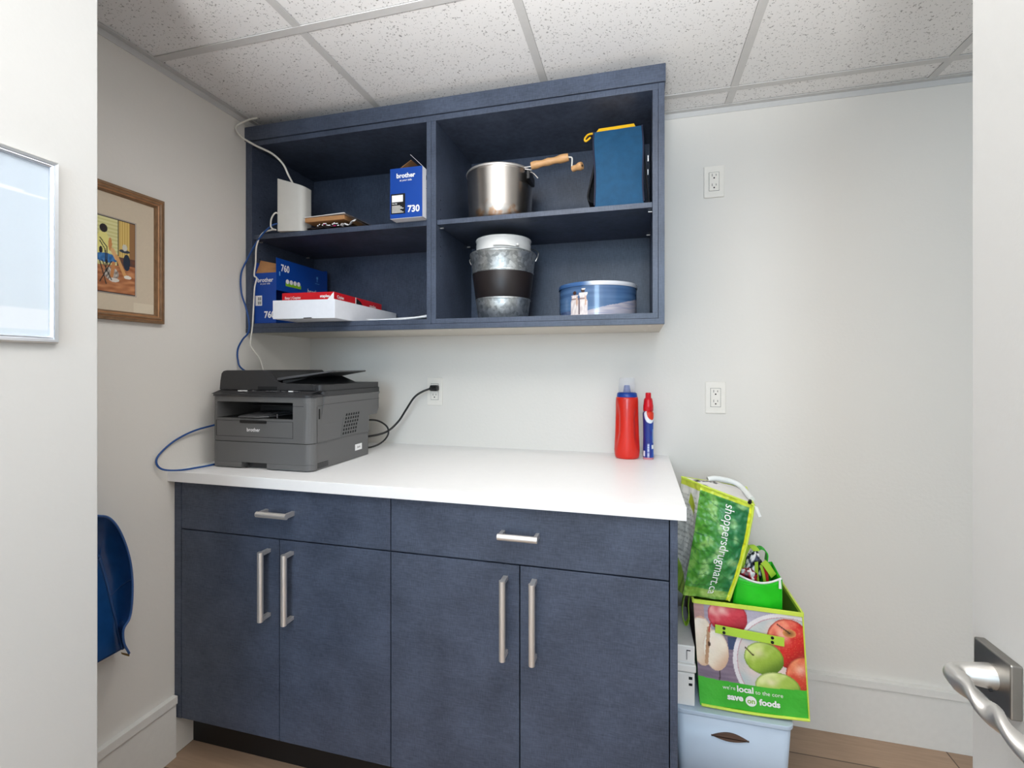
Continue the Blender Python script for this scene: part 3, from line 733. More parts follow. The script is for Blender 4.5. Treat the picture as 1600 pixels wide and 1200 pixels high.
m.mark('printed_panel'); m.quad(fo, fx, fz, 0.003, 0.056, 0.016, 0.084, 1)
m.quad(fo, fx, fz, 0.007, 0.048, 0.056, 0.079, 0, 0.0009)
m.text('TN-730', 0.019, (x0+0.007, y0, z0+0.048), fx, fz, bold=0.02, lift=0.001)
for i in range(6): m.quad(fo, fx, fz, 0.007, 0.050 - 0.006*((i*7) % 3), 0.020+0.0043*i, 0.0222+0.0043*i, 2, 0.001)
m.build('lettering', ['label_w', 'black', 'plate'], tb)
m = MB(); m.word('brother', 0.07, (x1, y0+0.03, z1-0.036), (0, 1, 0), fz, bold=0.02)
m.word('TN-730', 0.05, (x1, y0+0.03, z1-0.075), (0, 1, 0), fz, bold=0.02)
m.build('side_print', 'black', tb)

# ------------------------------------------------------------------ opened 760 carton
tc = thing('toner_carton', 'opened blue printer toner carton numbered 760 in the lower left bay', 'box', (0.06, -0.25, 1.407))
fy = -0.358; x0, x1 = 0.032, 0.128
m = MB(); w = 0.0015
m.box(x0, x1, fy, fy+w, 1.4072, 1.598, 0); m.box(x0, x0+w, fy+w, -0.055, 1.4072, 1.64, 0); m.box(x0, x1, -0.057, -0.055, 1.4072, 1.66, 0)
m.box(x0, x1, fy, -0.055, 1.4070, 1.4085, 1)
m.build('carton', ['blue_box', 'kraft'], tc)
m = MB(); m.box(x1, x1+w, fy, -0.055, 1.532, 1.653, 0); m.build('side_panel', ['blue_box'], tc)
m = MB(); m.add([(x0, fy+0.004, 1.598), (x1-0.002, fy+0.004, 1.598), (x1-0.002, fy+0.03, 1.632), (x0, fy+0.03, 1.653)], [(0,1,2,3)])
m.build('flap', 'kraft', tc, solid=0.001)
m = MB(); fo = (x0, fy, 1.407)
m.word('brother', 0.070, (x0+0.014, fy, 1.563), fx, fz, bold=0.02)
m.word('at your side', 0.044, (x0+0.026, fy, 1.552), fx, fz, bold=0.005)
m.word('760', 0.048, (x0+0.044, fy, 1.427), fx, fz, bold=0.03, height=0.027)
m.mark('printed_panel'); m.quad(fo, fx, fz, 0.004, 0.034, 0.068, 0.106, 0)
for i, (a_, c_) in enumerate(((0.005, 0.07), (0.005, 0.088))):
    for j in range(4): m.quad(fo, fx, fz, 0.016+0.004*j, 0.0182+0.004*j, 0.072+0.016*i, 0.084+0.016*i, 1, 0.0009)
so = (x1+w, fy, 1.532); sy = (0, 1, 0)
m.word('760', 0.045, (x1+w, fy+0.024, 1.606), sy, fz, bold=0.03, height=0.028)
m.mark('printed_panel'); m.quad(so, sy, fz, 0.048, 0.135, 0.022, 0.036, 2)
for j in range(4):
    yy = 0.058+0.021*j; m.add([Vector((x1+w+0.0008, fy+yy+0.009*math.cos(a), 1.532+0.040+0.009*math.sin(a))) for a in [2*math.pi*q/16 for q in range(16)]], [list(range(16))], 0)
m.word('brother', 0.085, (x1+w, fy+0.175, 1.545), sy, fz, bold=0.01)
m.mark('printed_mark'); m.add([Vector((x1+w+0.0008, fy+0.235+0.006*math.cos(a), 1.617+0.006*math.sin(a))) for a in [2*math.pi*q/16 for q in range(16)]], [list(range(16))], 3)
m.quad(so, sy, fz, 0.233, 0.237, 0.068, 0.080, 3); m.quad(so, sy, fz, 0.222, 0.250, 0.060, 0.062, 3)
m.mark('printed_mark'); m.quad(so, sy, fz, 0.014, 0.020, 0.056, 0.072, 3)
m.build('lettering', ['label_w', 'black', 'green_print', 'cyan_print'], tc)

# ------------------------------------------------------------------ white tray box with red carton
wb = thing('card_tray', 'shallow white card tray jutting out of the lower left bay', 'tray', (0.34, -0.26, 1.407))
p = [(0.231, -0.492), (0.461, -0.474), (0.448, -0.030), (0.218, -0.040)]
m = MB()
def wallseg(m, a, b, z0, z1, za=None, t=0.003, mi=0):
    a, b = Vector((*a, 0)), Vector((*b, 0)); n_ = (b-a).normalized().cross(Vector((0,0,1)))*-t
    zb_ = z1 if za is None else za
    m.hexa([(a.x,a.y,z0),(b.x,b.y,z0),(b.x+n_.x,b.y+n_.y,z0),(a.x+n_.x,a.y+n_.y,z0),(a.x,a.y,z1),(b.x,b.y,zb_),(b.x+n_.x,b.y+n_.y,zb_),(a.x+n_.x,a.y+n_.y,z1)], mi)
for i in range(4): wallseg(m, p[i], p[(i+1) % 4], 1.4075, 1.470)
m.hexa([(*q, 1.4068) for q in p] + [(*q, 1.4085) for q in p])
m.build('tray_body', 'whitecard', wb, bevel=0.0008)
m = MB(); m.box(0.349, 0.380, -0.4865, -0.4850, 1.4065, 1.4095); m.mark(); m.box(0.285, 0.31, -0.474, -0.470, 1.4062, 1.4068); m.build('tab_slot', 'gap', wb)
rb = thing('staple_box', 'red and white office supply box lying in the white card tray', 'box', (0.345, -0.27, 1.409))
m = MB(); p = [(0.243, -0.462), (0.441, -0.450), (0.4250, -0.110), (0.229, -0.118)]
m.hexa([(*q, 1.409) for q in p] + [(*q, 1.499) for q in p], 0)
m.build('carton', ['red_box'], rb, bevel=0.001)
m = MB(); a = Vector((0.243, -0.462, 1.409)); ux = (Vector((0.441, -0.450, 1.409))-a).normalized(); u2 = (Vector((0.4250, -0.110, 1.409))-Vector((0.441, -0.450, 1.409))).normalized()
bcr = Vector((0.441, -0.450, 1.409))
m.word('Easy | Copies', 0.060, a+ux*0.012+Vector((0,0,0.0665)), ux, fz, bold=0.01)
m.word('staples', 0.036, a+ux*0.146+Vector((0,0,0.0685)), ux, fz, bold=0.03)
m.mark('printed_mark'); m.add([a+ux*0.172+Vector((0,-0.0008,0.062)), a+ux*0.1985+Vector((0,-0.0008,0.062)), a+ux*0.1985+Vector((0,-0.0008,0.0895))], [(0,1,2)])
m.word('Copies', 0.042, bcr+u2*0.018+Vector((0,0,0.0665)), u2, fz, bold=0.02)
m.mark('printed_mark'); m.quad(bcr, u2, fz, 0.02, 0.11, 0.056, 0.0585, 0)
m.mark('printed_panel'); m.quad(bcr, u2, fz, 0.136, 0.142, 0.03, 0.0895, 0)
m.add([bcr+u2*(0.142+0.06*math.sin(t_))+Vector((0.0008, 0, 0.03+0.055*math.cos(t_))) for t_ in [i*math.pi/20 for i in range(11)]] + [bcr+u2*0.142+Vector((0.0008,0,0.03))], [list(range(12))[::-1]], 1)
m.word('staples', 0.05, bcr+u2*0.24+Vector((0,0,0.06)), u2, fz, bold=0.02)
m.build('lettering', ['label_w', 'black'], rb)
m = MB()
for k, (dx, dy, cu) in enumerate(((0, 0, 0.010), (0.004, 0.004, 0.013), (-0.003, 0.008, 0.016))):
    m.grid(lambda u, v: (0.500+dx+0.236*u, -0.352+dy+0.22*v, 1.408+0.0022*k+cu*max(0, u-0.45)**1.6*1.6*(1-0.7*v)+0.002*math.sin(5*u+k)**2), 24, 8)
o = m.build('paper_sheets', 'paper', solid=0.0010); tag(o, 'loose white paper sheets curling up against the cabinet divider', 'papers')

# ------------------------------------------------------------------ popcorn pot
pt = thing('popcorn_pot', 'stained stainless steel popcorn pot with wooden crank handle', 'pot', (0.954, -0.20, 1.7415))
cx, cy = 0.954, -0.20
m = MB().lathe([(0.106, 0.0), (0.110, 0.003), (0.1135, 0.06), (0.1185, 0.180), (0.1205, 0.188), (0.1195, 0.190), (0.116, 0.186), (0.111, 0.06), (0.106, 0.006), (0.0, 0.006)], (cx, cy, 1.7418), 64)
m.build('pot_body', 'pot', pt)
m = MB().lathe([(0.1215, 0.186), (0.1225, 0.190), (0.120, 0.194), (0.08, 0.197), (0.0, 0.198)], (cx, cy, 1.7418), 64)
m.build('lid', 'steel', pt)
ha, hb_ = Vector((1.083, -0.262, 1.932)), Vector((1.211, -0.262, 1.948))
prof = [0.0125, 0.0138, 0.0135, 0.0115, 0.0105, 0.0118, 0.0130, 0.0115, 0.0105, 0.0115, 0.0138, 0.0142, 0.0135, 0.012]
MB().tube([ha.lerp(hb_, i/13) for i in range(14)], prof, 20).build('wooden_handle', 'wood', pt)
m = MB(); m.tube([(1.042, -0.262, 1.928), ha + Vector((0.002, 0, -0.001))], 0.0018, 8)
m.mark(); m.tube([ha, (1.083, -0.262, 1.918), (1.060, -0.262, 1.924)], 0.0018, 8)
m.mark(); m.tube([(1.066, -0.255, 1.922), (1.092, -0.262, 1.905), (1.106, -0.262, 1.888)], 0.0018, 8)
m.build('wire_frame', 'steel', pt)
m = MB(); m.tube([hb_ - Vector((0.003, 0, 0)), (1.219, -0.262, 1.9465), (1.223, -0.262, 1.94), (1.222, -0.262, 1.912), (1.226, -0.262, 1.905)], 0.0026, 8, sub=4)
m.build('crank', 'whitecable', pt)
ka, kb = Vector((1.224, -0.262, 1.9065)), Vector((1.258, -0.275, 1.9095))
MB().tube([ka.lerp(kb, i/7) for i in range(8)], [0.0095, 0.0105, 0.0098, 0.0098, 0.0115, 0.0133, 0.0135, 0.012], 20).build('crank_knob', 'wood', pt)
MB().tube([kb - (kb-ka).normalized()*0.001, kb + (kb-ka).normalized()*0.001], 0.004, 12).build('knob_screw', 'black', pt)
m = MB().box(1.068, 1.080, -0.275, -0.19, 1.885, 1.915); m.build('bracket', 'black', pt, bevel=0.003)

# ------------------------------------------------------------------ lunch bag
lbg = thing('lunch_bag', 'blue canvas lunch bag with yellow zip top on the upper right shelf', 'bag', (1.385, -0.22, 1.7415))
def lb_pt(u, v, y):
    z = 1.7418 + 0.276*v
    xl = 1.303 + 0.006*math.sin(v*5.5)*v - 0.003*v
    xr = 1.455 - 0.008*v - 0.003*math.sin(v*6)
    return Vector((xl+(xr-xl)*u, y, z))
def lb_front(u, v):
    p_ = lb_pt(u, v, 0); dep = 0.105*(1-0.50*v**1.3)
    p_.y = -0.215 - dep - 0.006*math.sin(math.pi*u)*math.sin(math.pi*min(1, v*1.2)) - 0.004*nz(u*3, v*3, 2)
    p_.z += 0.004*u*v; return p_
def lb_back(u, v):
    p_ = lb_pt(u, v, 0); p_.y = -0.215 + 0.10*(1-0.62*v**1.3); return p_
m = MB(); m.grid(lb_front, 20, 20); m.grid(lb_back, 20, 20, flip=True)
m.grid(lambda u, v: lb_front(0, v).lerp(lb_back(0, v), u), 6, 20, flip=True); m.grid(lambda u, v: lb_front(1, v).lerp(lb_back(1, v), u), 6, 20)
m.grid(lambda u, v: lb_front(u, 1).lerp(lb_back(u, 1), v), 20, 2); m.grid(lambda u, v: lb_front(u, 0).lerp(lb_back(u, 0), v), 20, 2, flip=True)
m.build('bag_body', 'lunch', lbg)
m = MB()
m.hexa([lb_front(0.04, 1)+Vector((0, 0.004, 0)), lb_front(0.88, 1)+Vector((0, 0.004, 0)), lb_back(0.88, 1), lb_back(0.04, 1),
        lb_front(0.10, 1)+Vector((0, 0.006, 0.013)), lb_front(0.84, 1)+Vector((0, 0.006, 0.013)), lb_back(0.84, 1)+Vector((0, -0.01, 0.014)), lb_back(0.10, 1)+Vector((0, -0.01, 0.014))])
m.tube([lb_front(0.04, 1)+Vector((0.004, 0.012, 0.002)), lb_front(0, 1)+Vector((-0.018, 0.006, -0.002)), lb_front(0, 1)+Vector((-0.030, 0.0, -0.018)), lb_front(0, 1)+Vector((-0.026, 0, -0.026)), lb_front(0, 1)+Vector((-0.012, 0.004, -0.014))], 0.0035, 8, sub=4)
m.build('zip_top', 'yellow', lbg, bevel=0.003)
m = MB()
for uu in (0, 1): m.tube([lb_front(uu, i/16)+Vector((-0.001+0.002*uu, 0, 0)) for i in range(1, 17)], 0.003, 8)
m.build('edge_binding', 'navy_bind', lbg)
m = MB()
st = [(1.309, -0.270, 1.960), (1.300, -0.29, 1.920), (1.290, -0.30, 1.86), (1.276, -0.30, 1.80), (1.284, -0.295, 1.780), (1.300, -0.28, 1.775)]
pts = spline(st, 6)
for i in range(len(pts)-1):
    a, b = pts[i], pts[i+1]; w_ = Vector((0, 0.026, 0)); t_ = Vector((0.005, 0, 0))
    m.hexa([a, a+t_, a+t_+w_, a+w_, b, b+t_, b+t_+w_, b+w_])
m.prism([(1.301, 1.935), (1.283, 1.86), (1.274, 1.80), (1.282, 1.782), (1.300, 1.776)], -0.27, -0.14, 'y')
m.build('side_pocket', 'blackcloth', lbg)
m = MB()
pts = spline([(1.444, -0.262, 1.995), (1.452, -0.268, 1.96), (1.458, -0.285, 1.87), (1.466, -0.295, 1.79), (1.468, -0.29, 1.75)], 6)
for i in range(len(pts)-1):
    a, b = pts[i], pts[i+1]; w_ = Vector((0, 0.022, 0)); t_ = Vector((0.004, 0, 0))
    m.hexa([a, a+t_, a+t_+w_, a+w_, b, b+t_, b+t_+w_, b+w_])
m.build('carry_strap', 'blackcloth', lbg)
m = MB(); m.box(1.4655, 1.470, -0.265, -0.26, 1.905, 1.925); m.mark(); m.box(1.4655, 1.469, -0.265, -0.26, 1.862, 1.88); m.build('strap_buckle', 'silver', lbg, bevel=0.001)

# ------------------------------------------------------------------ galvanised bucket, white pail inside
bu = thing('metal_bucket', 'galvanised metal bucket with black band in the lower right bay', 'bucket', (0.965, -0.20, 1.406))
cx, cy = 0.965, -0.20
def rb_(z): return 0.0885 + (0.1175-0.0885)*(z/0.235)
m = MB().lathe([(0.080, 0.0), (0.0885, 0.002)] + [(rb_(z), z) for z in (0.06, 0.12, 0.18, 0.228)] + [(0.1195, 0.232), (0.1205, 0.236), (0.119, 0.240), (0.1165, 0.238), (0.114, 0.22), (0.086, 0.01), (0, 0.01)], (cx, cy, 1.4062), 64)
m.build('bucket_body', 'galv', bu)
m = MB().lathe([(rb_(0.079)+0.0002, 0.079), (rb_(0.079)+0.0008, 0.080), (rb_(0.167)+0.0008, 0.167), (rb_(0.168)+0.0002, 0.168)], (cx, cy, 1.4062), 64, caps=False)
m.build('blackboard_band', 'rubberband', bu)
for z in (0.075, 0.172): MB().lathe([(rb_(z)+0.0002, z-0.003), (rb_(z)+0.002, z), (rb_(z)+0.0002, z+0.003)], (cx, cy, 1.4062), 64, caps=False).build('rolled_bead', 'galv', bu)
m = MB(); pts = []
for i in range(25):
    a = math.pi*i/24; pts.append((cx-0.128*math.cos(a), cy+0.128*math.sin(a)*0.95, 1.635+0.062*math.sin(a)**0.8+0.0))
pts = [(cx-0.120, cy-0.002, 1.618), (cx-0.124, cy-0.002, 1.625)] + pts + [(cx+0.124, cy-0.002, 1.625), (cx+0.120, cy-0.002, 1.618)]
m.tube(pts, 0.0018, 8); m.build('bail_handle', 'steel', bu)
wp = thing('white_pail', 'white plastic pail nested inside the galvanised bucket', 'pail', (0.968, -0.20, 1.42))
m = MB().lathe([(0.078, 0.0), (0.092, 0.19), (0.0935, 0.222), (0.101, 0.2235), (0.1025, 0.228), (0.0995, 0.2345), (0.1005, 0.240), (0.098, 0.246), (0.0990, 0.258), (0.097, 0.268), (0.099, 0.271), (0.1005, 0.276), (0.099, 0.279), (0.095, 0.277), (0.092, 0.19), (0.076, 0.004), (0, 0.004)], (0.967, cy, 1.418), 64)
m.build('pail_body', 'white_plastic', wp)
m = MB(); m.tube([(0.970+0.094*math.sin(t_), cy-0.106*math.cos(t_), 1.656+0.004*math.cos(t_*2)) for t_ in [(-0.1+i/12*1.5) for i in range(13)]], 0.0028, 8)
m.lathe([(0.0, -0.004), (0.006, -0.004), (0.006, 0.004), (0, 0.004)], (1.04, -0.285, 1.660), 12)
m.build('pail_handle', 'white_plastic', wp)

# ------------------------------------------------------------------ cookie tin
tn = thing('round_tin', 'round tin printed with two figures in white on a blue beach, lower right bay', 'tin', (1.302, -0.20, 1.406))
cx, cy, rr = 1.302, -0.20, 0.130
def tin_ink(u, v):      # u across the front from left (0) to right (1)
    dune = 0.12 + 0.62*max(0, (u-0.40))**0.9*1.35
    c_ = mixc((74, 108, 148), (52, 82, 124), v*0.8)
    c_ = mixc(c_, (120, 150, 190), 0.30*sst(0.1, 0.9, 0.5+0.9*nz(u*3, v*9)))
    if v < dune+0.02*nz(u*14, 1):
        c_ = mixc((150, 152, 172), (188, 180, 186), 0.5+0.9*nz(u*9, v*18))
    if u < 0.40 and v < 0.20: c_ = mixc((60, 80, 120), (96, 110, 140), 0.5+nz(u*30, v*10))
    for cx_, hh, tone in ((0.335, 0.86, 0), (0.410, 0.92, 1)):
        wv = 0.034 - 0.010*sst(0.45, 0.62, v)*(1-sst(0.62, 0.70, v)) + 0.006*(1-v)
        if abs(u-cx_) < wv and 0.0 < v < hh-0.16: c_ = mixc((236, 228, 224), (206, 194, 194), 0.5+1.2*nz(u*60, v*6))
        if ((u-cx_)/0.017)**2 + ((v-hh+0.10)/0.062)**2 < 1: c_ = (66, 44, 38)
        if abs(u-cx_) < 0.030 and abs(v-0.56) < 0.025: c_ = (150, 128, 126)
        if ((u-cx_-0.022)/0.009)**2 + ((v-0.50)/0.16)**2 < 1: c_ = (200, 168, 150)
        if tone and ((u-cx_-0.004)/0.016)**2+((v-hh+0.05)/0.03)**2 < 1: c_ = (214, 206, 200)
    if 0.37 < u < 0.385 and 0.05 < v < 0.6: c_ = (110, 96, 104)
    if 0.02 < u < 0.085 and v < 0.22: c_ = (206, 208, 214) if (int(u*150) % 2) else (90, 90, 100)
    return c_
m = MB()
m.grid(lambda u, v: (cx-rr*math.cos(math.pi*(u*1.0)), cy-rr*math.sin(math.pi*u), 1.4065+0.100*v), 220, 60, ink=tin_ink)
m.grid(lambda u, v: (cx+rr*math.cos(math.pi*u), cy+rr*math.sin(math.pi*u), 1.4065+0.100*v), 40, 2, ink=lambda u, v: (50, 86, 140))
m.build('tin_body', 'ink_tin', tn)
m = MB(); 
def lid_ink(u, v): return mixc((60, 98, 150), (214, 216, 222), sst(0.40, 0.5, u))
m.grid(lambda u, v: (cx-(rr+0.002+0.001*math.sin(v*math.pi))*math.cos(2*math.pi*u), cy-(rr+0.002+0.001*math.sin(v*math.pi))*math.sin(2*math.pi*u), 1.504+0.013*v), 120, 5, ink=lambda u, v: lid_ink(u*2 if u < 0.5 else 1, v))
m.grid(lambda u, v: (cx-(rr+0.002)*(1-v)*math.cos(2*math.pi*u), cy-(rr+0.002)*(1-v)*math.sin(2*math.pi*u), 1.517+0.002*math.sin(v*3)), 60, 6, ink=lambda u, v: (90, 120, 170))
m.build('lid', 'ink_tin', tn)

# ------------------------------------------------------------------ bottles
db = thing('detergent_bottle', 'red squeeze bottle with blue collar and clear cap, larger of two bottles', 'bottle', (1.398, -0.085, 0.915))
cx, cy = 1.398, -0.085
def bfun(a, z):
    # finger scoops left and right of the front ridge
    f = 1.0; aa = abs(((math.degrees(a) - 270) + 180) % 360 - 180)
    zz = z/0.222
    s_ = sst(0.12, 0.42, zz)*(1-sst(0.68, 0.95, zz))
    f -= 0.27*s_*math.exp(-((aa-62)/24)**2)
    f += 0.02*s_*math.exp(-((aa-0)/16)**2)
    return f
m = MB().lathe([(0.036, 0.0), (0.0415, 0.003), (0.0435, 0.012), (0.0448, 0.03), (0.0448, 0.06), (0.0440, 0.09), (0.0430, 0.12), (0.0420, 0.15), (0.0408, 0.18), (0.0400, 0.20), (0.0392, 0.212), (0.0385, 0.219), (0.034, 0.222)], (cx, cy, 0.9153), 72, sxy=(1, 0.8), rfun=bfun)
m.build('bottle_body', 'red_plastic', db)
m = MB().lathe([(0.036, 0.220), (0.0365, 0.222), (0.0345, 0.234), (0.030, 0.237), (0.014, 0.238), (0.013, 0.242), (0.010, 0.262), (0.008, 0.263), (0.0, 0.263)], (cx, cy, 0.9153), 48, sxy=(1, 0.85))
m.build('collar', 'blue_plastic', db)
m = MB().lathe([(0.030, 0.2375), (0.0295, 0.262), (0.027, 0.286), (0.0255, 0.289), (0.0, 0.289)], (cx, cy, 0.9153), 48, sxy=(1, 0.85), caps=False)
m.build('clear_cap', 'clear', db, solid=0.0008)
pb = thing('stain_remover_bottle', 'slim blue and white stain remover bottle with red cap, smaller of two bottles', 'bottle', (1.472, -0.085, 0.915))
cx, cy = 1.472, -0.085
def pen_ink(u, v):     # u 0..1 left to right across the front
    c_ = mixc((18, 44, 130), (28, 84, 176), sst(0.45, 0.9, u))
    c_ = mixc(c_, (50, 30, 110), 0.35*sst(0.2, 0.5, nz(u*4, v*7)+0.3))
    dx, dy = (u-0.62)/0.42, (v-0.93)/0.20
    r_ = math.hypot(dx, dy)
    if r_ < 0.95 and v > 0.68: c_ = (226, 232, 240)
    if math.hypot((u-0.72)/0.34, (v-0.96)/0.16) < 0.95: c_ = (214, 50, 26)
    if v < 0.035: c_ = (196, 130, 140)
    if 0.10 < u < 0.30 and 0.06 < v < 0.17: c_ = (224, 228, 236)
    if 0.70 < u < 0.98 and 0.22 < v < 0.30: c_ = (230, 236, 240)
    if 0.80 < u < 0.9 and 0.34 < v < 0.62: c_ = (150, 190, 226)
    if abs(u-0.5) < 0.06 and 0.05 < v < 0.32 and int(v*90) % 3: c_ = (206, 214, 236)
    return c_
def penr(v): return 0.0195*(1-0.10*math.sin(math.pi*v))*(0.93+0.07*sst(0, 0.05, v))*(1-0.30*sst(0.93, 1, v))
m = MB()
m.grid(lambda u, v: (cx-penr(v)*math.cos(math.pi*u), cy-penr(v)*math.sin(math.pi*u), 0.9155+0.174*v), 60, 90, ink=pen_ink)
m.grid(lambda u, v: (cx+penr(v)*math.cos(math.pi*u), cy+penr(v)*math.sin(math.pi*u), 0.9155+0.174*v), 24, 30, ink=lambda u, v: (22, 50, 136))
m.build('bottle_body', 'ink_gloss', pb)
MB().lathe([(0.0150, 0.171), (0.0172, 0.172), (0.0172, 0.190), (0.0160, 0.196), (0.0148, 0.208), (0.0130, 0.216), (0.0098, 0.2175), (0.0095, 0.2345), (0.008, 0.2365), (0, 0.2365)], (cx, cy, 0.9153), 36, rfun=lambda a, z: 1+0.02*math.cos(18*a)).build('cap', 'cap_red', pb)

# ------------------------------------------------------------------ framed painting on the left wall
fp = thing('framed_painting', 'brown wood framed painting of a seated figure on the left wall', 'picture', (0.0, -0.852, 1.375))
ya, yb_, za, zb2 = -1.002, -0.702, 1.376, 1.756
def framebar(m, w0, w1, x0, x1, mi):
    # four mitred bars between insets w0 and w1
    o = [(ya+w0, za+w0), (yb_-w0, za+w0), (yb_-w0, zb2-w0), (ya+w0, zb2-w0)]; i_ = [(ya+w1, za+w1), (yb_-w1, za+w1), (yb_-w1, zb2-w1), (ya+w1, zb2-w1)]
    for k in range(4):
        a, b, c_, d_ = o[k], o[(k+1) % 4], i_[(k+1) % 4], i_[k]
        m.add([(0.001, *a), (0.001, *b), (0.001, *c_), (0.001, *d_), (x0, *a), (x0, *b), (x1, *c_), (x1, *d_)], [(3,2,1,0),(4,5,6,7),(0,1,5,4),(1,2,6,5),(2,3,7,6),(3,0,4,7)], mi)
m = MB()
framebar(m, 0.0, 0.009, 0.016, 0.020, 0); framebar(m, 0.009, 0.013, 0.018, 0.018, 1); framebar(m, 0.013, 0.018, 0.022, 0.020, 0); framebar(m, 0.018, 0.022, 0.018, 0.016, 1); framebar(m, 0.022, 0.027, 0.017, 0.009, 0)
m.build('frame', ['frame_wood', 'frame_wood2'], fp)
m = MB(); m.add([(0.007, ya+0.02, za+0.02), (0.007, yb_-0.02, za+0.02), (0.007, yb_-0.02, zb2-0.02), (0.007, ya+0.02, zb2-0.02)], [(0,1,2,3)])
m.add([(0.0075, -0.790, 1.402), (0.0075, -0.730, 1.402), (0.0075, -0.730, 1.432), (0.0075, -0.790, 1.432)], [(0,1,2,3)], 1)
m.build('mat_board', ['mat_board', 'mat_patch'], fp)
def seg_d(px_, py_, ax, ay, bx, by):
    dx, dy = bx-ax, by-ay; t = max(0, min(1, ((px_-ax)*dx+(py_-ay)*dy)/(dx*dx+dy*dy+1e-9))); return math.hypot(px_-ax-t*dx, py_-ay-t*dy)
def paint(u, v):
    # border lines
    e = min(u, 1-u)*0.14; e2 = min(v, 1-v)*0.22; e = min(e, e2)
    if e < 0.0012: return (30, 26, 34)
    if e < 0.0028: return (206, 194, 180)
    if e < 0.0045: return (36, 30, 44)
    c_ = (208, 204, 140) if int(v*42) % 2 else (222, 218, 160)
    if u > 0.64:
        c_ = mixc((196, 160, 84), (226, 200, 120), 0.5+0.5*math.sin(u*130))
        if u > 0.86: c_ = (150, 110, 70)
    if abs(u-0.635) < 0.008 and v > 0.5: c_ = (40, 44, 44)
    if v < 0.36+0.06*(u-0.3): c_ = mixc((150, 88, 52), (204, 142, 96), 0.5+0.9*nz(u*5, v*26))
    elif v < 0.50 and u > 0.6: c_ = mixc((120, 74, 50), (90, 66, 60), 0.5+nz(u*10, v*20))
    def disc(x, y, rx, ry): return ((u-x)/rx)**2+((v-y)/ry)**2 < 1
    if disc(0.34, 0.60, 0.13, 0.20): c_ = (232, 224, 140)
    if disc(0.35, 0.83, 0.075, 0.055): c_ = (34, 26, 30)
    if disc(0.30, 0.545, 0.035, 0.045): c_ = (40, 30, 30)
    if disc(0.40, 0.455, 0.22, 0.060): c_ = mixc((34, 92, 150), (70, 130, 190), 0.5+nz(u*20, v*20))
    if disc(0.80, 0.44, 0.07, 0.11): c_ = (34, 48, 66)
    if disc(0.76, 0.585, 0.11, 0.022): c_ = (46, 56, 70)
    if disc(0.76, 0.635, 0.05, 0.045): c_ = (206, 204, 190)
    if disc(0.475, 0.64, 0.035, 0.085): c_ = (206, 142, 84)
    if disc(0.50, 0.26, 0.14, 0.085): c_ = mixc((120, 108, 100), (206, 200, 190), 0.5+1.2*nz(u*30, v*30))
    if seg_d(u, v*1.55, 0.52, 0.57*1.55, 0.60, 0.47*1.55) < 0.040: c_ = (222, 176, 120)
    if seg_d(u, v*1.55, 0.60, 0.50*1.55, 0.76, 0.27*1.55) < 0.034: c_ = (214, 160, 100)
    if seg_d(u, v*1.55, 0.54, 0.40*1.55, 0.50, 0.22*1.55) < 0.034: c_ = (196, 134, 82)
    if disc(0.82, 0.245, 0.075, 0.024): c_ = (232, 226, 214)
    if disc(0.55, 0.185, 0.10, 0.028): c_ = (220, 214, 206)
    for a in ((0.28, 0.66, 0.38, 0.56), (0.38, 0.56, 0.40, 0.30), (0.28, 0.14, 0.50, 0.42), (0.32, 0.42, 0.50, 0.18), (0.28, 0.40, 0.40, 0.12), (0.28, 0.70, 0.41, 0.60), (0.41, 0.60, 0.42, 0.36)):
        if seg_d(u, v*1.55, a[0], a[1]*1.55, a[2], a[3]*1.55) < 0.010: c_ = (30, 26, 28)
    return c_
m = MB().grid(lambda u, v: (0.0078, -0.920+0.138*u, 1.449+0.216*v), 110, 150, ink=paint)
m.build('painting', 'ink_matt', fp)

# ------------------------------------------------------------------ silver framed picture on the partition
sf = thing('silver_framed_picture', 'pale blue picture under glass in a silver frame on the near left partition', 'picture', (0.45, -1.45, 1.283))
ya, yb_, za, zb2 = -1.66, -1.257, 1.284, 1.599
def fb2(m, w0, w1, x0, x1, mi=0):
    o = [(ya+w0, za+w0), (yb_-w0, za+w0), (yb_-w0, zb2-w0), (ya+w0, zb2-w0)]; i_ = [(ya+w1, za+w1), (yb_-w1, za+w1), (yb_-w1, zb2-w1), (ya+w1, zb2-w1)]
    for k in range(4):
        a, b, c_, d_ = o[k], o[(k+1) % 4], i_[(k+1) % 4], i_[k]
        m.add([(0.4505, *a), (0.4505, *b), (0.4505, *c_), (0.4505, *d_), (x0, *a), (x0, *b), (x1, *c_), (x1, *d_)], [(3,2,1,0),(4,5,6,7),(0,1,5,4),(1,2,6,5),(2,3,7,6),(3,0,4,7)], mi)
m = MB(); fb2(m, 0, 0.0025, 0.457, 0.460, 1); fb2(m, 0.0025, 0.007, 0.4615, 0.4605); fb2(m, 0.007, 0.010, 0.4585, 0.4595, 0); fb2(m, 0.010, 0.0125, 0.4605, 0.457); m.build('frame', ['silver', 'nickel'], sf)
def pale(u, v):  # reflections in the glass painted into the picture: shelf band, streak near the top
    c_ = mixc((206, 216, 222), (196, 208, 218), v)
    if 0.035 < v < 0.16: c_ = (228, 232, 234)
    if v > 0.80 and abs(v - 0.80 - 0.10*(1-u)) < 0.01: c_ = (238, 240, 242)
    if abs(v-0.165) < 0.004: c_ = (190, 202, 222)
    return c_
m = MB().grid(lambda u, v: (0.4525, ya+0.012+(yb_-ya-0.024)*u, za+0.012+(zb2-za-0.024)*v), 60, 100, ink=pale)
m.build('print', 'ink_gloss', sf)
M['glass'] = mat('picture_glass', (225, 235, 246), 0.05, alpha=0.18)
MB().box(0.4545, 0.4560, ya+0.011, yb_-0.011, za+0.011, zb2-0.011).build('glass_pane', 'glass', sf)

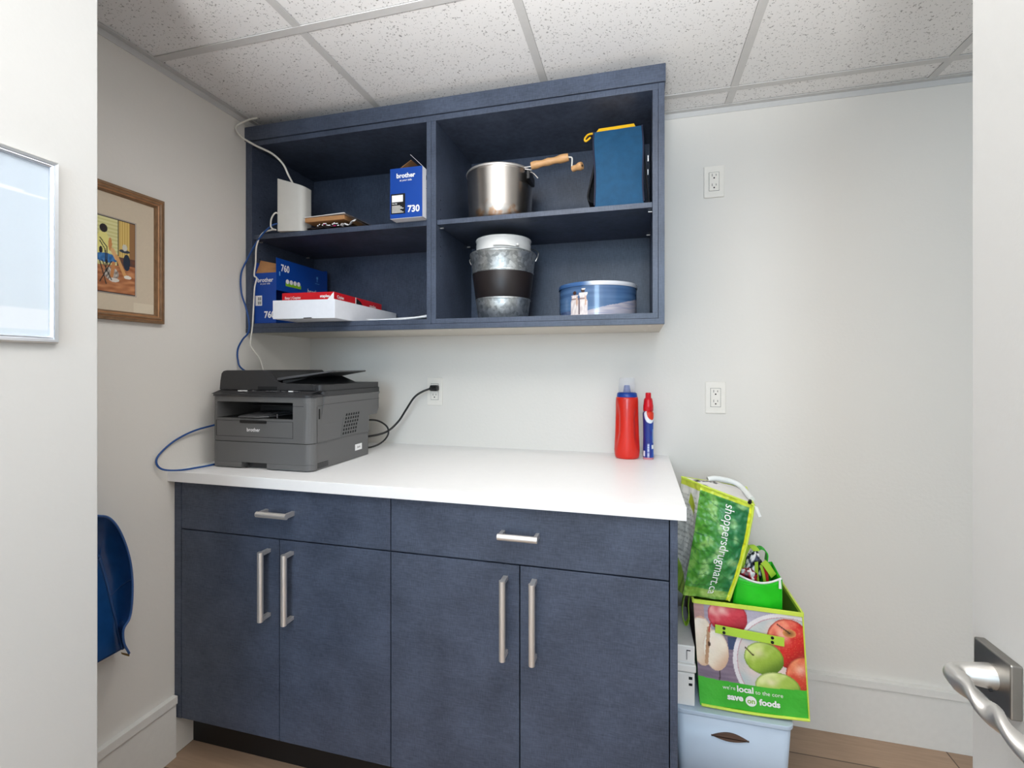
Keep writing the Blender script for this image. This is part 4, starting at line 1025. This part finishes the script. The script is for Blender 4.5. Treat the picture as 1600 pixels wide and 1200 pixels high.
# ------------------------------------------------------------------ blue shovel on the left wall
sh = thing('snow_shovel', 'blue plastic snow shovel blade hanging low on the left wall', 'shovel', (0.06, -1.06, 0.44))
ymid = -1.06
RIM = [(-1.06, .885), (-1.0, .880), (-.9491, .8627), (-.9231, .8499), (-.9008, .8176), (-.8811, .7664), (-.8676, .7093), (-.8625, .6548), (-.8642, .5944), (-.871, .5594), (-.8861, .5379), (-.8844, .5009), (-.871, .4656)]
FLR = [(-1.06, .800), (-.960, .785), (-.9011, .7359), (-.8979, .7244), (-.8948, .7128), (-.8867, .68), (-.8786, .6451), (-.872, .6122), (-.8637, .573), (-.857, .5412), (-.852, .5172), (-.8451, .4813), (-.8382, .4486)]
RS = spline([(0.10, *p_) for p_ in RIM], 5); FS = spline([(0.03, *p_) for p_ in FLR], 5)
def blade(side):
    def fn(u, v):
        k = min(len(RS)-1, int(round(v*(len(RS)-1)))); r_, f_ = RS[k], FS[k]
        if u < 0.4: p_ = Vector((0.032, ymid, f_.z)).lerp(f_, u/0.4)
        else:
            t = (u-0.4)/0.6; p_ = f_.lerp(r_, t); b_ = math.sin(math.pi*t)
            p_ = p_ + Vector((-0.012*b_, 0.010*b_*sst(0, 0.3, v), 0.010*b_*(1-v)))
        return (p_.x, ymid + side*(p_.y-ymid), p_.z)
    return fn
m = MB().grid(blade(1), 30, len(RS)-1, flip=True); m.grid(blade(-1), 30, len(RS)-1)
m.build('blade', 'shovel', sh, solid=0.003)
m = MB()
for sd in (1, -1):
    m.mark('rim'); m.tube([(q.x, ymid+sd*(q.y-ymid), q.z) for q in RS], 0.0028, 8)
    m.mark('rib'); m.tube([(q.x+0.002, ymid+sd*(q.y-ymid), q.z) for q in FS[8:]], 0.0034, 8)
a_, b_ = blade(1)(0.42, 0.58), blade(1)(0.97, 0.56)
m.mark('seam_line'); m.tube([Vector(a_).lerp(Vector(b_), t)+Vector((0.006-0.010*math.sin(math.pi*t), -0.006+0.008*math.sin(math.pi*t), 0)) for t in [i/8 for i in range(9)]], 0.0010, 6)
m.build('rib', 'shovel_rim', sh)
m = MB(); m.hexa([(0.090, -0.884, 0.470), (0.096, -0.884, 0.469), (0.096, -0.868, 0.455), (0.090, -0.868, 0.455), (0.090, -0.886, 0.476), (0.096, -0.886, 0.476), (0.096, -0.867, 0.461), (0.090, -0.867, 0.461)])
m.build('wear_strip', 'brass', sh)
m = MB(); m.tube([(0.060, ymid, 0.60), (0.070, ymid, 0.85), (0.055, ymid-0.005, 1.15), (0.03, ymid-0.005, 1.30)], 0.014, 14, sub=4); m.tube([(0.03, ymid-0.055, 1.31), (0.03, ymid+0.05, 1.31)], 0.013, 14)
m.build('shaft', 'wood', sh)
hk = MB().tube([(0.0, ymid-0.02, 1.285), (0.03, ymid-0.02, 1.283), (0.052, ymid-0.02, 1.288), (0.054, ymid-0.02, 1.305)], 0.003, 8, sub=3).build('wall_hook', 'steel')
tag(hk, 'small steel wall hook holding the blue shovel grip behind the partition', 'hook')

# ------------------------------------------------------------------ storage bin, white container
bn = thing('storage_bin', 'pale blue plastic storage bin on the floor beside the base cabinet', 'bin', (1.70, -0.21, 0))
m = MB(); bx0, bx1, by0, by1 = 1.545, 1.850, -0.385, -0.03
def ring(m, x0, x1, y0, y1, X0_, X1_, Y0_, Y1_, z0, z1, t=0.003, mi=0):
    a = rrect(x0, x1, y0, y1, 0.02, 5); b = rrect(X0_, X1_, Y0_, Y1_, 0.022, 5); n = len(a)
    vs = [(*p_, z0) for p_ in a] + [(*p_, z1) for p_ in b]
    m.add(vs, [(i, (i+1) % n, n+(i+1) % n, n+i) for i in range(n)], mi, True)
ring(m, bx0+0.012, bx1-0.012, by0+0.012, by1-0.012, bx0, bx1, by0, by1, 0.002, 0.235)
m.add([(*p_, 0.002) for p_ in rrect(bx0+0.012, bx1-0.012, by0+0.012, by1-0.012, 0.02, 5)], [list(range(24))])
m.build('bin_body', 'bin', bn, solid=0.003)
m = MB(); a = rrect(bx0-0.006, bx1+0.006, by0-0.006, by1+0.006, 0.025, 5); m.prism(a, 0.2365, 0.2485); m.build('lid', 'bin', bn, bevel=0.002)
m = MB(); m.prism([(1.640+0.10*i/12, 0.196-0.016*math.sin(math.pi*i/12)*-1-0.012) for i in range(13)][::-1] + [(1.640+0.10*i/12, 0.186-0.010*math.sin(math.pi*i/12)) for i in range(13)], by0-0.004, by0+0.002, 'y')
m.build('grip_slot', 'brown', bn)
wc2 = thing('white_container', 'white plastic latch container between the base cabinet and the fruit printed bag', 'container', (1.567, -0.24, 0.249))
m = MB(); m.box(1.536, 1.597, -0.375, -0.13, 0.2495, 0.345); m.box(1.536,1.597,-0.37,-0.13,0.345,0.376); m.mark('container_rim'); m.box(1.533, 1.600, -0.380, -0.13, 0.350, 0.372); m.mark('lid'); m.box(1.536, 1.597, -0.374, -0.13, 0.376, 0.425)
m.build('container_body', 'white_plastic', wc2, bevel=0.003)
m = MB(); m.box(1.580, 1.590, -0.3770, -0.3745, 0.328, 0.336, 1); m.box(1.580, 1.590, -0.3770, -0.3745, 0.310, 0.317, 1); m.box(1.574, 1.5755, -0.3765, -0.3738, 0.385, 0.412, 1); m.box(1.574, 1.585, -0.3765, -0.3738, 0.411, 0.4125, 1)
m.box(1.566, 1.594, -0.3762, -0.3742, 0.300, 0.343, 0); m.build('latch', ['white_plastic', 'gap'], wc2)

# ------------------------------------------------------------------ fruit printed shopping bag
sb = thing('fruit_print_bag', 'open shopping bag printed with apples, reading save on foods, on the storage bin', 'shopping bag', (1.75, -0.22, 0.25))
FTL, FTR, FBR, FBL = Vector((1.594, -0.362, 0.556)), Vector((1.882, -0.362, 0.552)), Vector((1.897, -0.368, 0.262)), Vector((1.612, -0.368, 0.254))
BTL, BTR, BBR, BBL = Vector((1.582, -0.090, 0.535)), Vector((1.893, -0.075, 0.535)), Vector((1.890, -0.06, 0.254)), Vector((1.615, -0.075, 0.254))
def fruit(u, v):
    # upper: pale wood boards, plate, apples; lower: green band
    if v < 0.270 - 0.02*math.sin(u*3.0)+0.01:
        c_ = mixc((58, 176, 50), (74, 190, 62), 0.5+nz(u*4, v*5))
        return c_
    c_ = mixc((150, 134, 150), (116, 102, 122), 0.5+0.8*nz(u*3, v*40)) if u < 0.5 else mixc((172, 172, 190), (140, 136, 158), 0.5+0.8*nz(u*3, v*40))
    if v > 0.72: c_ = mixc(c_, (196, 190, 206), 0.55)
    if abs(u-0.20-0.02*v) < 0.006 and v < 0.55: c_ = (70, 56, 66)
    # woven blue shadow & plate rim
    dp = math.hypot((u-0.86)/0.52, (v-0.48)/0.50)
    if dp < 1.0: c_ = (226, 222, 226) if dp > 0.93 else (190, 150, 160) if dp > 0.915 else mixc((180, 196, 200), (226, 206, 200), 0.5+nz(u*6, v*6))
    if 0.30 < u < 0.48 and 0.58 < v < 0.70 and dp > 1: c_ = (56, 74, 110)
    def apple(cx_, cy_, rx, ry, base, light, dark, speck, ang=0.0):
        nonlocal c_
        dx, dy = (u-cx_)/rx, (v-cy_)/ry
        r_ = dx*dx+dy*dy
        if r_ < 1:
            k = 0.5 - 0.35*dx*math.cos(ang) + 0.45*dy
            q = mixc(dark, base, sst(-0.1, 0.45, k)); q = mixc(q, light, sst(0.45, 1.1, k + 0.25*nz(u*16, v*16)))
            if speck and nz(u*90, v*90) > 0.35: q = mixc(q, (236, 200, 120), 0.25)
            q = mixc(q, dark, sst(0.80, 1.0, r_)*0.6); c_ = q
            h = math.hypot(dx+0.25, dy-0.30); c_ = mixc(c_, (255, 236, 220), 0.55*math.exp(-(h*3.6)**2))
    apple(0.315, 0.885, 0.185, 0.165, (206, 60, 76), (238, 176, 170), (150, 24, 40), False)
    apple(0.060, 0.62, 0.115, 0.235, (240, 226, 206), (250, 240, 226), (216, 180, 150), False)
    apple(0.185, 0.55, 0.120, 0.195, (244, 232, 212), (250, 244, 232), (214, 178, 150), False)
    if seg_d(u, v, 0.13, 0.75, 0.09, 0.42) < 0.016: c_ = (190, 150, 116)
    if ((u-0.125)/0.012)**2+((v-0.60)/0.025)**2 < 1: c_ = (70, 40, 24)
    if seg_d(u, v, 0.15, 0.80, 0.13, 0.72) < 0.006: c_ = (190, 60, 50)
    if u < 0.10 and v > 0.83: c_ = mixc(c_, (206, 140, 120), 0.5)
    apple(0.865, 0.70, 0.205, 0.235, (212, 44, 40), (244, 150, 120), (140, 20, 24), True)
    if math.hypot((u-0.87)/0.06, (v-0.80)/0.04) < 1: c_ = mixc((120, 80, 40), (226, 150, 90), math.hypot((u-0.87)/0.06, (v-0.80)/0.04))
    if seg_d(u, v, 0.765, 0.875, 0.875, 0.80) < 0.006: c_ = (50, 30, 26)
    apple(1.00, 0.40, 0.185, 0.190, (206, 66, 48), (238, 140, 100), (130, 24, 24), True)
    apple(0.625, 0.535, 0.180, 0.155, (156, 188, 70), (214, 230, 140), (86, 120, 34), False)
    apple(0.735, 0.270, 0.205, 0.145, (166, 196, 84), (222, 232, 160), (90, 124, 40), False)
    if seg_d(u, v, 0.46, 0.62, 0.53, 0.555) < 0.007: c_ = (70, 60, 30)
    if v < 0.285: 
        if v < 0.270 - 0.02*math.sin(u*3.0)+0.01: c_ = (64, 182, 54)
    return c_
frontf = bil(FBL, FBR, FTR, FTL)
def bagf(u, v):
    p_ = frontf(u, v); p_.y -= 0.006*math.sin(math.pi*u)*math.sin(math.pi*v)+0.003*nz(u*4, v*4)
    return p_
m = MB().grid(bagf, 170, 170, ink=fruit); m.build('front_panel', 'ink_bag', sb)
sidef = bil(BBL, FBL, FTL, BTL)
def side_ink(u, v):
    c_ = mixc((70, 40, 50), (120, 60, 60), 0.5+1.2*nz(u*6, v*8))
    if u > 0.85: c_ = mixc(c_, (190, 140, 130), 0.5)
    if v < 0.30: c_ = (50, 140, 44)
    return c_
m = MB().grid(lambda u, v: Vector(sidef(u, v)) + Vector((0.012*math.sin(math.pi*u)*math.sin(math.pi*v), 0, 0)), 50, 60, ink=side_ink); m.build('side_panel', 'ink_bag', sb)
m = MB().grid(bil(FBR, BBR, BTR, FTR), 20, 20, ink=lambda u, v: (60, 170, 50) if v < 0.3 else mixc((170, 60, 50), (200, 190, 190), 0.5+nz(u*5, v*5))); m.build('side_panel', 'ink_bag', sb)
m = MB().grid(bil(BBR, BBL, BTL, BTR), 10, 10); m.grid(bil(FBL, BBL, BBR, FBR), 4, 4, flip=True)
off = 0.0022
m.grid(lambda u, v: Vector(bil(FBL, BBL, BTL, FTL)(u, v))+Vector((0.004+0.012*math.sin(math.pi*u)*math.sin(math.pi*v), 0, 0)), 16, 10); m.grid(lambda u, v: Vector(bil(FBR, BBR, BTR, FTR)(u, v))+Vector((-off, 0, 0)), 6, 6); m.grid(lambda u, v: Vector(frontf(u, v))+Vector((0, off+0.002, 0)), 6, 6)
m.build('lining', 'bag_inside', sb)
m = MB()
def strip(m, pts, h, t, mi=0):
    for i in range(len(pts)-1):
        a, b = Vector(pts[i]), Vector(pts[i+1]); d_ = (b-a).normalized(); n_ = d_.cross(Vector((0, 0, 1))).normalized()*t
        m.hexa([a+n_-Vector((0,0,h)), b+n_-Vector((0,0,h)), b-n_-Vector((0,0,h)), a-n_-Vector((0,0,h)), a+n_, b+n_, b-n_, a-n_], mi)
up_ = Vector((0, -0.002, 0.004))
strip(m, [FTL+up_, FTL.lerp(FTR, 0.5)+up_+Vector((0, -0.001, 0.001)), FTR+up_, BTR+Vector((0,0,0.004)), BTL+Vector((0,0,0.004)), FTL+up_], 0.011, 0.003)
m.tube([FBL+Vector((0.004, -0.001, 0.002)), FBL.lerp(FBR, 0.5)+Vector((0, -0.003, -0.002)), FBR+Vector((0, -0.001, 0))], 0.0042, 8, sub=5)
m.tube([FTR, FBR], 0.0022, 8)
m.build('edge_binding', 'lime', sb, bevel=0.0008)
m = MB(); o_ = Vector((1.610, -0.371, 0.0)); ux = Vector((1, 0, 0.0)); 
du = (FBR-FBL).normalized(); base = FBL+Vector((0, -0.004, 0))
def on(u, v, lift=0.004): return bagf(u, v) + Vector((0, -lift, 0))
dv = (frontf(0.5, 0.2)-frontf(0.5, 0.1)).normalized(); duv = (frontf(0.6, 0.2)-frontf(0.5, 0.2)).normalized()
m.word("we're", 0.034, on(0.225, 0.200), duv, dv, bold=0.0)
m.word('local', 0.043, on(0.360, 0.186), duv, dv, bold=0.03)
m.word('to the core', 0.071, on(0.525, 0.192), duv, dv, bold=0.0)
m.word('save', 0.042, on(0.265, 0.098), duv, dv, bold=0.04)
m.word('foods', 0.054, on(0.555, 0.088), duv, dv, bold=0.04)
cc = on(0.482, 0.115, 0.0045)
m.mark('printed_disc'); m.add([cc + duv*0.0145*math.cos(a) + dv*0.0145*math.sin(a) for a in [2*math.pi*q/28 for q in range(28)]], [list(range(28))], 0)
m.text('on', 0.020, cc + duv*-0.010 + dv*-0.006 + Vector((0, -0.0006, 0)), duv, dv, mi=1, bold=0.02)
m.build('lettering', ['label_w', 'green_print'], sb)
m = MB(); a, b = Vector((1.652, -0.377, 0.487)), Vector((1.832, -0.377, 0.4735))
m.hexa([a+Vector((0,0,-0.012)), b+Vector((0,0,-0.0125)), b+Vector((0,0.002,-0.0125)), a+Vector((0,0.002,-0.012)), a+Vector((0,0,0.012)), b+Vector((0,0,0.0125)), b+Vector((0,0.002,0.0125)), a+Vector((0,0.002,0.012))])
m.build('handle', 'lime2', sb, bevel=0.0006)
m = MB()
for t_ in (0.13, 0.83):
    for dz in (-0.006, 0.0065):
        q = a.lerp(b, t_)+Vector((0, -0.0005, dz)); m.mark(); m.tube([q, q+Vector((0, -0.0015, 0))], 0.0042, 12)
m.build('rivet', 'black', sb)
m = MB()
pts = spline([(1.593, -0.22, 0.53), (1.576, -0.25, 0.50), (1.572, -0.26, 0.46), (1.580, -0.27, 0.43), (1.590, -0.275, 0.45), (1.588, -0.28, 0.50), (1.590, -0.29, 0.53)], 6)
for i in range(len(pts)-1):
    a_, b_ = pts[i], pts[i+1]; w_ = Vector((0, 0.026, 0)); t_ = Vector((0.002, 0, 0))
    m.hexa([a_, a_+t_, a_+t_+w_, a_+w_, b_, b_+t_, b_+t_+w_, b_+w_])
m.build('side_strap', 'lime2', sb)

# ------------------------------------------------------------------ leaf printed insulated bag
gb = thing('insulated_bag', 'tall leaning green leaf print bag reading shoppersdrugmart.ca', 'shopping bag', (1.66, -0.28, 0.56))
TL, TR, BR, BL = Vector((1.614, -0.365, 0.898)), Vector((1.756, -0.365, 0.850)), Vector((1.692, -0.352, 0.561)), Vector((1.566, -0.352, 0.563))
bTL, bTR, bBR, bBL = Vector((1.567, -0.290, 0.901)), Vector((1.772, -0.185, 0.856)), Vector((1.698, -0.20, 0.561)), Vector((1.540, -0.290, 0.563))
def leaf(u, v):
    c_ = mixc((58, 140, 60), (20, 112, 62), sst(0.35, 0.9, u+0.3*nz(u*2, v*3)))
    c_ = mixc(c_, (176, 214, 150), 0.75*sst(0.05, 0.5, 0.9*nz(u*5+3, v*9)+0.12))
    c_ = mixc(c_, (112, 170, 30), 0.7*sst(0.55, 0.05, u)*0.6)
    vein = abs(((v*9 + 1.6*u + 0.6*nz(u*3, v*3)) % 1)-0.5)
    if vein < 0.035: c_ = mixc(c_, (34, 96, 40), 0.55)
    c_ = mixc(c_, (30, 90, 60), 0.3*sst(0.1, 0.5, nz(u*20, v*34)))
    if v < 0.09: c_ = mixc(c_, (180, 200, 80), 0.5)
    if u > 0.94: c_ = (214, 222, 40)
    if v > 0.955: c_ = (204, 220, 60)
    return c_
ff = bil(BL, BR, TR, TL)
def gf(u, v):
    p_ = ff(u, v); p_.y -= 0.016*math.sin(math.pi*u)*math.sin(math.pi*min(1, v*1.1)) + 0.004*nz(u*5, v*11) + 0.002*nz(u*14, v*26)
    p_.x += 0.008*math.sin(math.pi*v)*(0.4+0.6*u); return p_
m = MB().grid(gf, 90, 150, ink=leaf); m.build('front_panel', 'ink_bag', gb)
def news(u, v):
    c_ = mixc((232, 230, 222), (206, 206, 198), 0.5+1.2*nz(u*9, v*14))
    if int(v*70) % 3 == 0 and nz(u*30, v*70) > -0.05 and 0.12 < v < 0.9: c_ = (172, 170, 162)
    if abs((u-0.62)/0.26 + (v-0.80)/0.22) + abs((v-0.80)/0.10)*0.8 < 0.8: c_ = (176, 190, 60)
    if v > 0.94: c_ = (196, 208, 70)
    if v < 0.30 - 0.2*u: c_ = mixc((130, 176, 60), (170, 196, 90), 0.5+nz(u*7, v*9))
    return c_
sf_ = bil(bBL, BL, TL, bTL)
def sfw(u, v):
    p_ = sf_(u, v); p_.x += 0.010*math.sin(math.pi*u)*math.sin(math.pi*v) + 0.003*nz(u*4, v*8) + 0.008*math.sin(math.pi*v)*0.4*u; return p_
m = MB().grid(sfw, 60, 110, ink=news); m.build('side_panel', 'ink_bag', gb)
m = MB().grid(bil(BR, bBR, bTR, TR), 16, 20, ink=lambda u, v: mixc((40, 120, 50), (90, 160, 60), 0.5+nz(u*5, v*9))); m.grid(bil(bBR, bBL, bTL, bTR), 10, 16, ink=lambda u, v: (120, 150, 90)); m.build('back_panel', 'ink_bag', gb)
m = MB()
inn = bil(TL+Vector((0.004, 0.006, -0.004)), TR+Vector((-0.004, 0.006, -0.004)), bTR+Vector((-0.004, -0.006, -0.004)), bTL+Vector((0.004, -0.006, -0.004)))
m.grid(lambda u, v: inn(u, v)+Vector((0, 0, 0.004+0.014*math.sin(math.pi*u)*math.sin(math.pi*v)+0.004*nz(u*6, v*6))), 30, 20, ink=lambda u, v: (60, 60, 60) if (u < 0.45 and 0.35 < v < 0.7 and nz(u*40, v*20) > -0.1) else (214, 212, 208))
m.build('inner_cover', 'ink_matt', gb)
m = MB()
strip(m, [TL+Vector((0, -0.002, 0.003)), TR+Vector((0, -0.002, 0.003)), bTR+Vector((0.001, 0, 0.003)), bTL+Vector((0, 0, 0.003)), TL+Vector((0, -0.002, 0.003))], 0.0042, 0.0018)
m.tube([gf(1, i/20)+Vector((0.001, 0, 0)) for i in range(21)], 0.0032, 8)
m.build('edge_binding', 'lime', gb)
m = MB(); 
m.tube([bTL.lerp(bTR, 0.40)+Vector((0, 0, 0.006)), bTL.lerp(bTR, 0.55)+Vector((0, -0.01, 0.016)), bTL.lerp(bTR, 0.85)+Vector((0, -0.03, 0.012)), TR+Vector((0.002, 0.03, 0.006))], [0.0085]*13, 10, sub=4)
m.build('rolled_edge', 'zipper', gb)
m = MB(); m.hexa([TR+Vector((0.000, -0.004, -0.002)), TR+Vector((0.010, -0.004, -0.006)), TR+Vector((0.010, 0.0, -0.006)), TR+Vector((0.000, 0.0, -0.002)),
                  TR+Vector((0.011, -0.006, -0.034)), TR+Vector((0.020, -0.006, -0.031)), TR+Vector((0.020, -0.003, -0.031)), TR+Vector((0.011, -0.003, -0.034))][::1])
m.build('zip_pull', 'zipper', gb, bevel=0.001)
m = MB(); q = TR+Vector((-0.012, -0.006, 0.006)); m.tube([q, q+Vector((0.004, 0.01, 0.003))], 0.005, 12); m.build('zip_slider', 'black', gb, bevel=0.0005)
m = MB(); ax = (gf(0.5, 0.2)-gf(0.5, 0.8)); ax.y = 0; ax = ax.normalized(); ay = Vector((-ax.z, 0, ax.x))
if ay.x < 0: ay = -ay
# letters run down the panel, tops to the right
s0 = gf(0.50, 0.90) 
txt = 'shoppersdrugmart.ca'
tmp = MB(); tmp.text(txt, 0.272, (0, 0, 0), (1, 0, 0), (0, 1, 0), bold=0.0)
for (x, y, z), in [((v_[0], v_[1], v_[2]),) for v_ in tmp.v]:
    vv = 0.915 - (x/0.272)*0.865; hh = 0.60 + (y-0.004)/0.125
    hh -= 0.12
    m.v.append(tuple(gf(hh, vv)+Vector((0, -0.0012, 0))))
m.f = tmp.f; m.m = tmp.m; m.sm = tmp.sm
m.build('lettering', 'label_w', gb)

# ------------------------------------------------------------------ bright green cooler bag with contents
cg = thing('cooler_bag', 'small bright green zip bag standing in the fruit printed bag', 'bag', (1.765, -0.27, 0.40))
def cgp(u, v, back=0):
    z = 0.405 + (0.229)*v; xl, xr = 1.700, 1.835
    zr = -0.014*math.sin(math.pi*u)*sst(0.9, 1.0, v)
    y = -0.335 - 0.012*math.sin(math.pi*u) if not back else -0.235+0.01*math.sin(math.pi*u)
    xl = 1.697 + 0.020*v
    return Vector((xl+(xr-xl)*u, y, z+zr+(0.01 if back else 0)*v))
m = MB().grid(lambda u, v: cgp(u, v)+Vector((0, 0.002*nz(u*4, v*5), 0)), 24, 16); m.grid(lambda u, v: cgp(u, v, 1), 24, 16, flip=True)
m.grid(lambda u, v: cgp(0, v).lerp(cgp(0, v, 1), u), 6, 16, flip=True); m.grid(lambda u, v: cgp(1, v).lerp(cgp(1, v, 1), u), 6, 16)
m.grid(lambda u, v: cgp(u, 0).lerp(cgp(u, 0, 1), v), 8, 2, flip=True)
m.build('bag_body', 'bag_green', cg, solid=0.0015)
m = MB(); m.tube([cgp(i/20, 1)+Vector((0, -0.001, 0.001)) for i in range(21)], 0.003, 8); m.build('zip', 'zipper', cg)
m = MB(); m.tube([cgp(1, 1), cgp(1, 0.6), cgp(1, 0)], 0.003, 8); m.tube([cgp(i/20, 0.9)+Vector((0, -0.0005, 0)) for i in range(21)], 0.0012, 6); m.build('piping', 'bag_green', cg)
m = MB(); q = cgp(0.93, 1)+Vector((0, -0.005, 0.004)); m.hexa([q+Vector((0,0,-0.028)), q+Vector((0.008,0,-0.028)), q+Vector((0.008,0.002,-0.028)), q+Vector((0,0.002,-0.028)), q, q+Vector((0.006,0,0)), q+Vector((0.006,0.002,0)), q+Vector((0,0.002,0))])
m.build('zip_pull', 'zipper', cg, bevel=0.001)
def ribbon(m, st, w_, t_=0.0016, n=6, mi=0):
    pts = spline(st, n); w_ = Vector(w_)
    for i in range(len(pts)-1):
        a, b = pts[i], pts[i+1]; d_ = (b-a).normalized(); n_ = d_.cross(w_).normalized()*t_
        m.hexa([a-w_, a-w_+n_, a+w_+n_, a+w_, b-w_, b-w_+n_, b+w_+n_, b+w_], mi)
m = MB()
ribbon(m, [(1.742, -0.285, 0.60), (1.742, -0.285, 0.66), (1.762, -0.285, 0.705), (1.782, -0.285, 0.69)], (0.010, 0.004, 0.0))
m.mark(); ribbon(m, [(1.782, -0.30, 0.60), (1.779, -0.30, 0.625), (1.777, -0.305, 0.664)], (0.005, 0.004, 0))
m.mark(); ribbon(m, [(1.802, -0.30, 0.60), (1.797, -0.30, 0.63), (1.790, -0.30, 0.655)], (0.004, 0.004, 0))
m.mark(); ribbon(m, [(1.795, -0.30, 0.665), (1.808, -0.295, 0.650), (1.826, -0.29, 0.622)], (0.008, 0.006, 0.004))
m.build('carry_strap', 'lime2', cg)
random.seed(21)
def lump(name, c_, s_, mt, label, cat, seed):
    m = MB()
    def fn(u, v):
        a = 2*math.pi*u; b_ = math.pi*(v-0.5); d_ = Vector((math.cos(a)*math.cos(b_), math.sin(a)*math.cos(b_), math.sin(b_)))
        k = 1 + 0.35*nz(d_.x*2+seed, d_.y*2, d_.z*2) + 0.18*nz(d_.x*6+seed, d_.y*6, d_.z*6)
        return (c_[0]+d_.x*s_[0]*k, c_[1]+d_.y*s_[1]*k, c_[2]+d_.z*s_[2]*k)
    def ik(u, v):
        t = nz(u*9+seed, v*7); return (236, 236, 240) if t > 0.12 else mt[0] if t > -0.15 else mt[1]
    m.grid(fn, 40, 24, ink=ik); o = m.build(name, 'ink_gloss'); tag(o, label, cat); return o
lump('snack_wrapper', (1.772, -0.282, 0.642), (0.024, 0.016, 0.042), ((60, 70, 100), (20, 22, 30)), 'crumpled dark and white wrapper sticking out of the bright green zip bag', 'wrapper', 3)
lump('candy_wrapper', (1.752, -0.303, 0.618), (0.026, 0.012, 0.024), ((180, 30, 50), (70, 16, 30)), 'small red and white wrapper low in the mouth of the green zip bag', 'wrapper', 11)
lump('leafy_wrapper', (1.722, -0.262, 0.655), (0.016, 0.014, 0.050), ((70, 150, 60), (24, 40, 34)), 'green and black wrapper squeezed between the two green bags', 'wrapper', 7)
m = MB(); m.hexa([(1.806, -0.292, 0.60), (1.814, -0.292, 0.60), (1.814, -0.285, 0.60), (1.806, -0.285, 0.60), (1.797, -0.292, 0.652), (1.810, -0.292, 0.648), (1.810, -0.285, 0.648), (1.797, -0.285, 0.652)])
o = m.build('red_packet', 'redish', bevel=0.001); tag(o, 'narrow red packet at the right side of the green zip bag', 'packet')
m = MB()
ribbon(m, [(1.795, -0.255, 0.640), (1.785, -0.25, 0.672), (1.800, -0.25, 0.688), (1.815, -0.25, 0.675), (1.814, -0.25, 0.650)], (0.0, 0.014, 0.0), 0.003)
o = m.build('green_ribbon_roll', 'bag_green'); tag(o, 'curled dark green strap behind the bright green zip bag', 'strap')
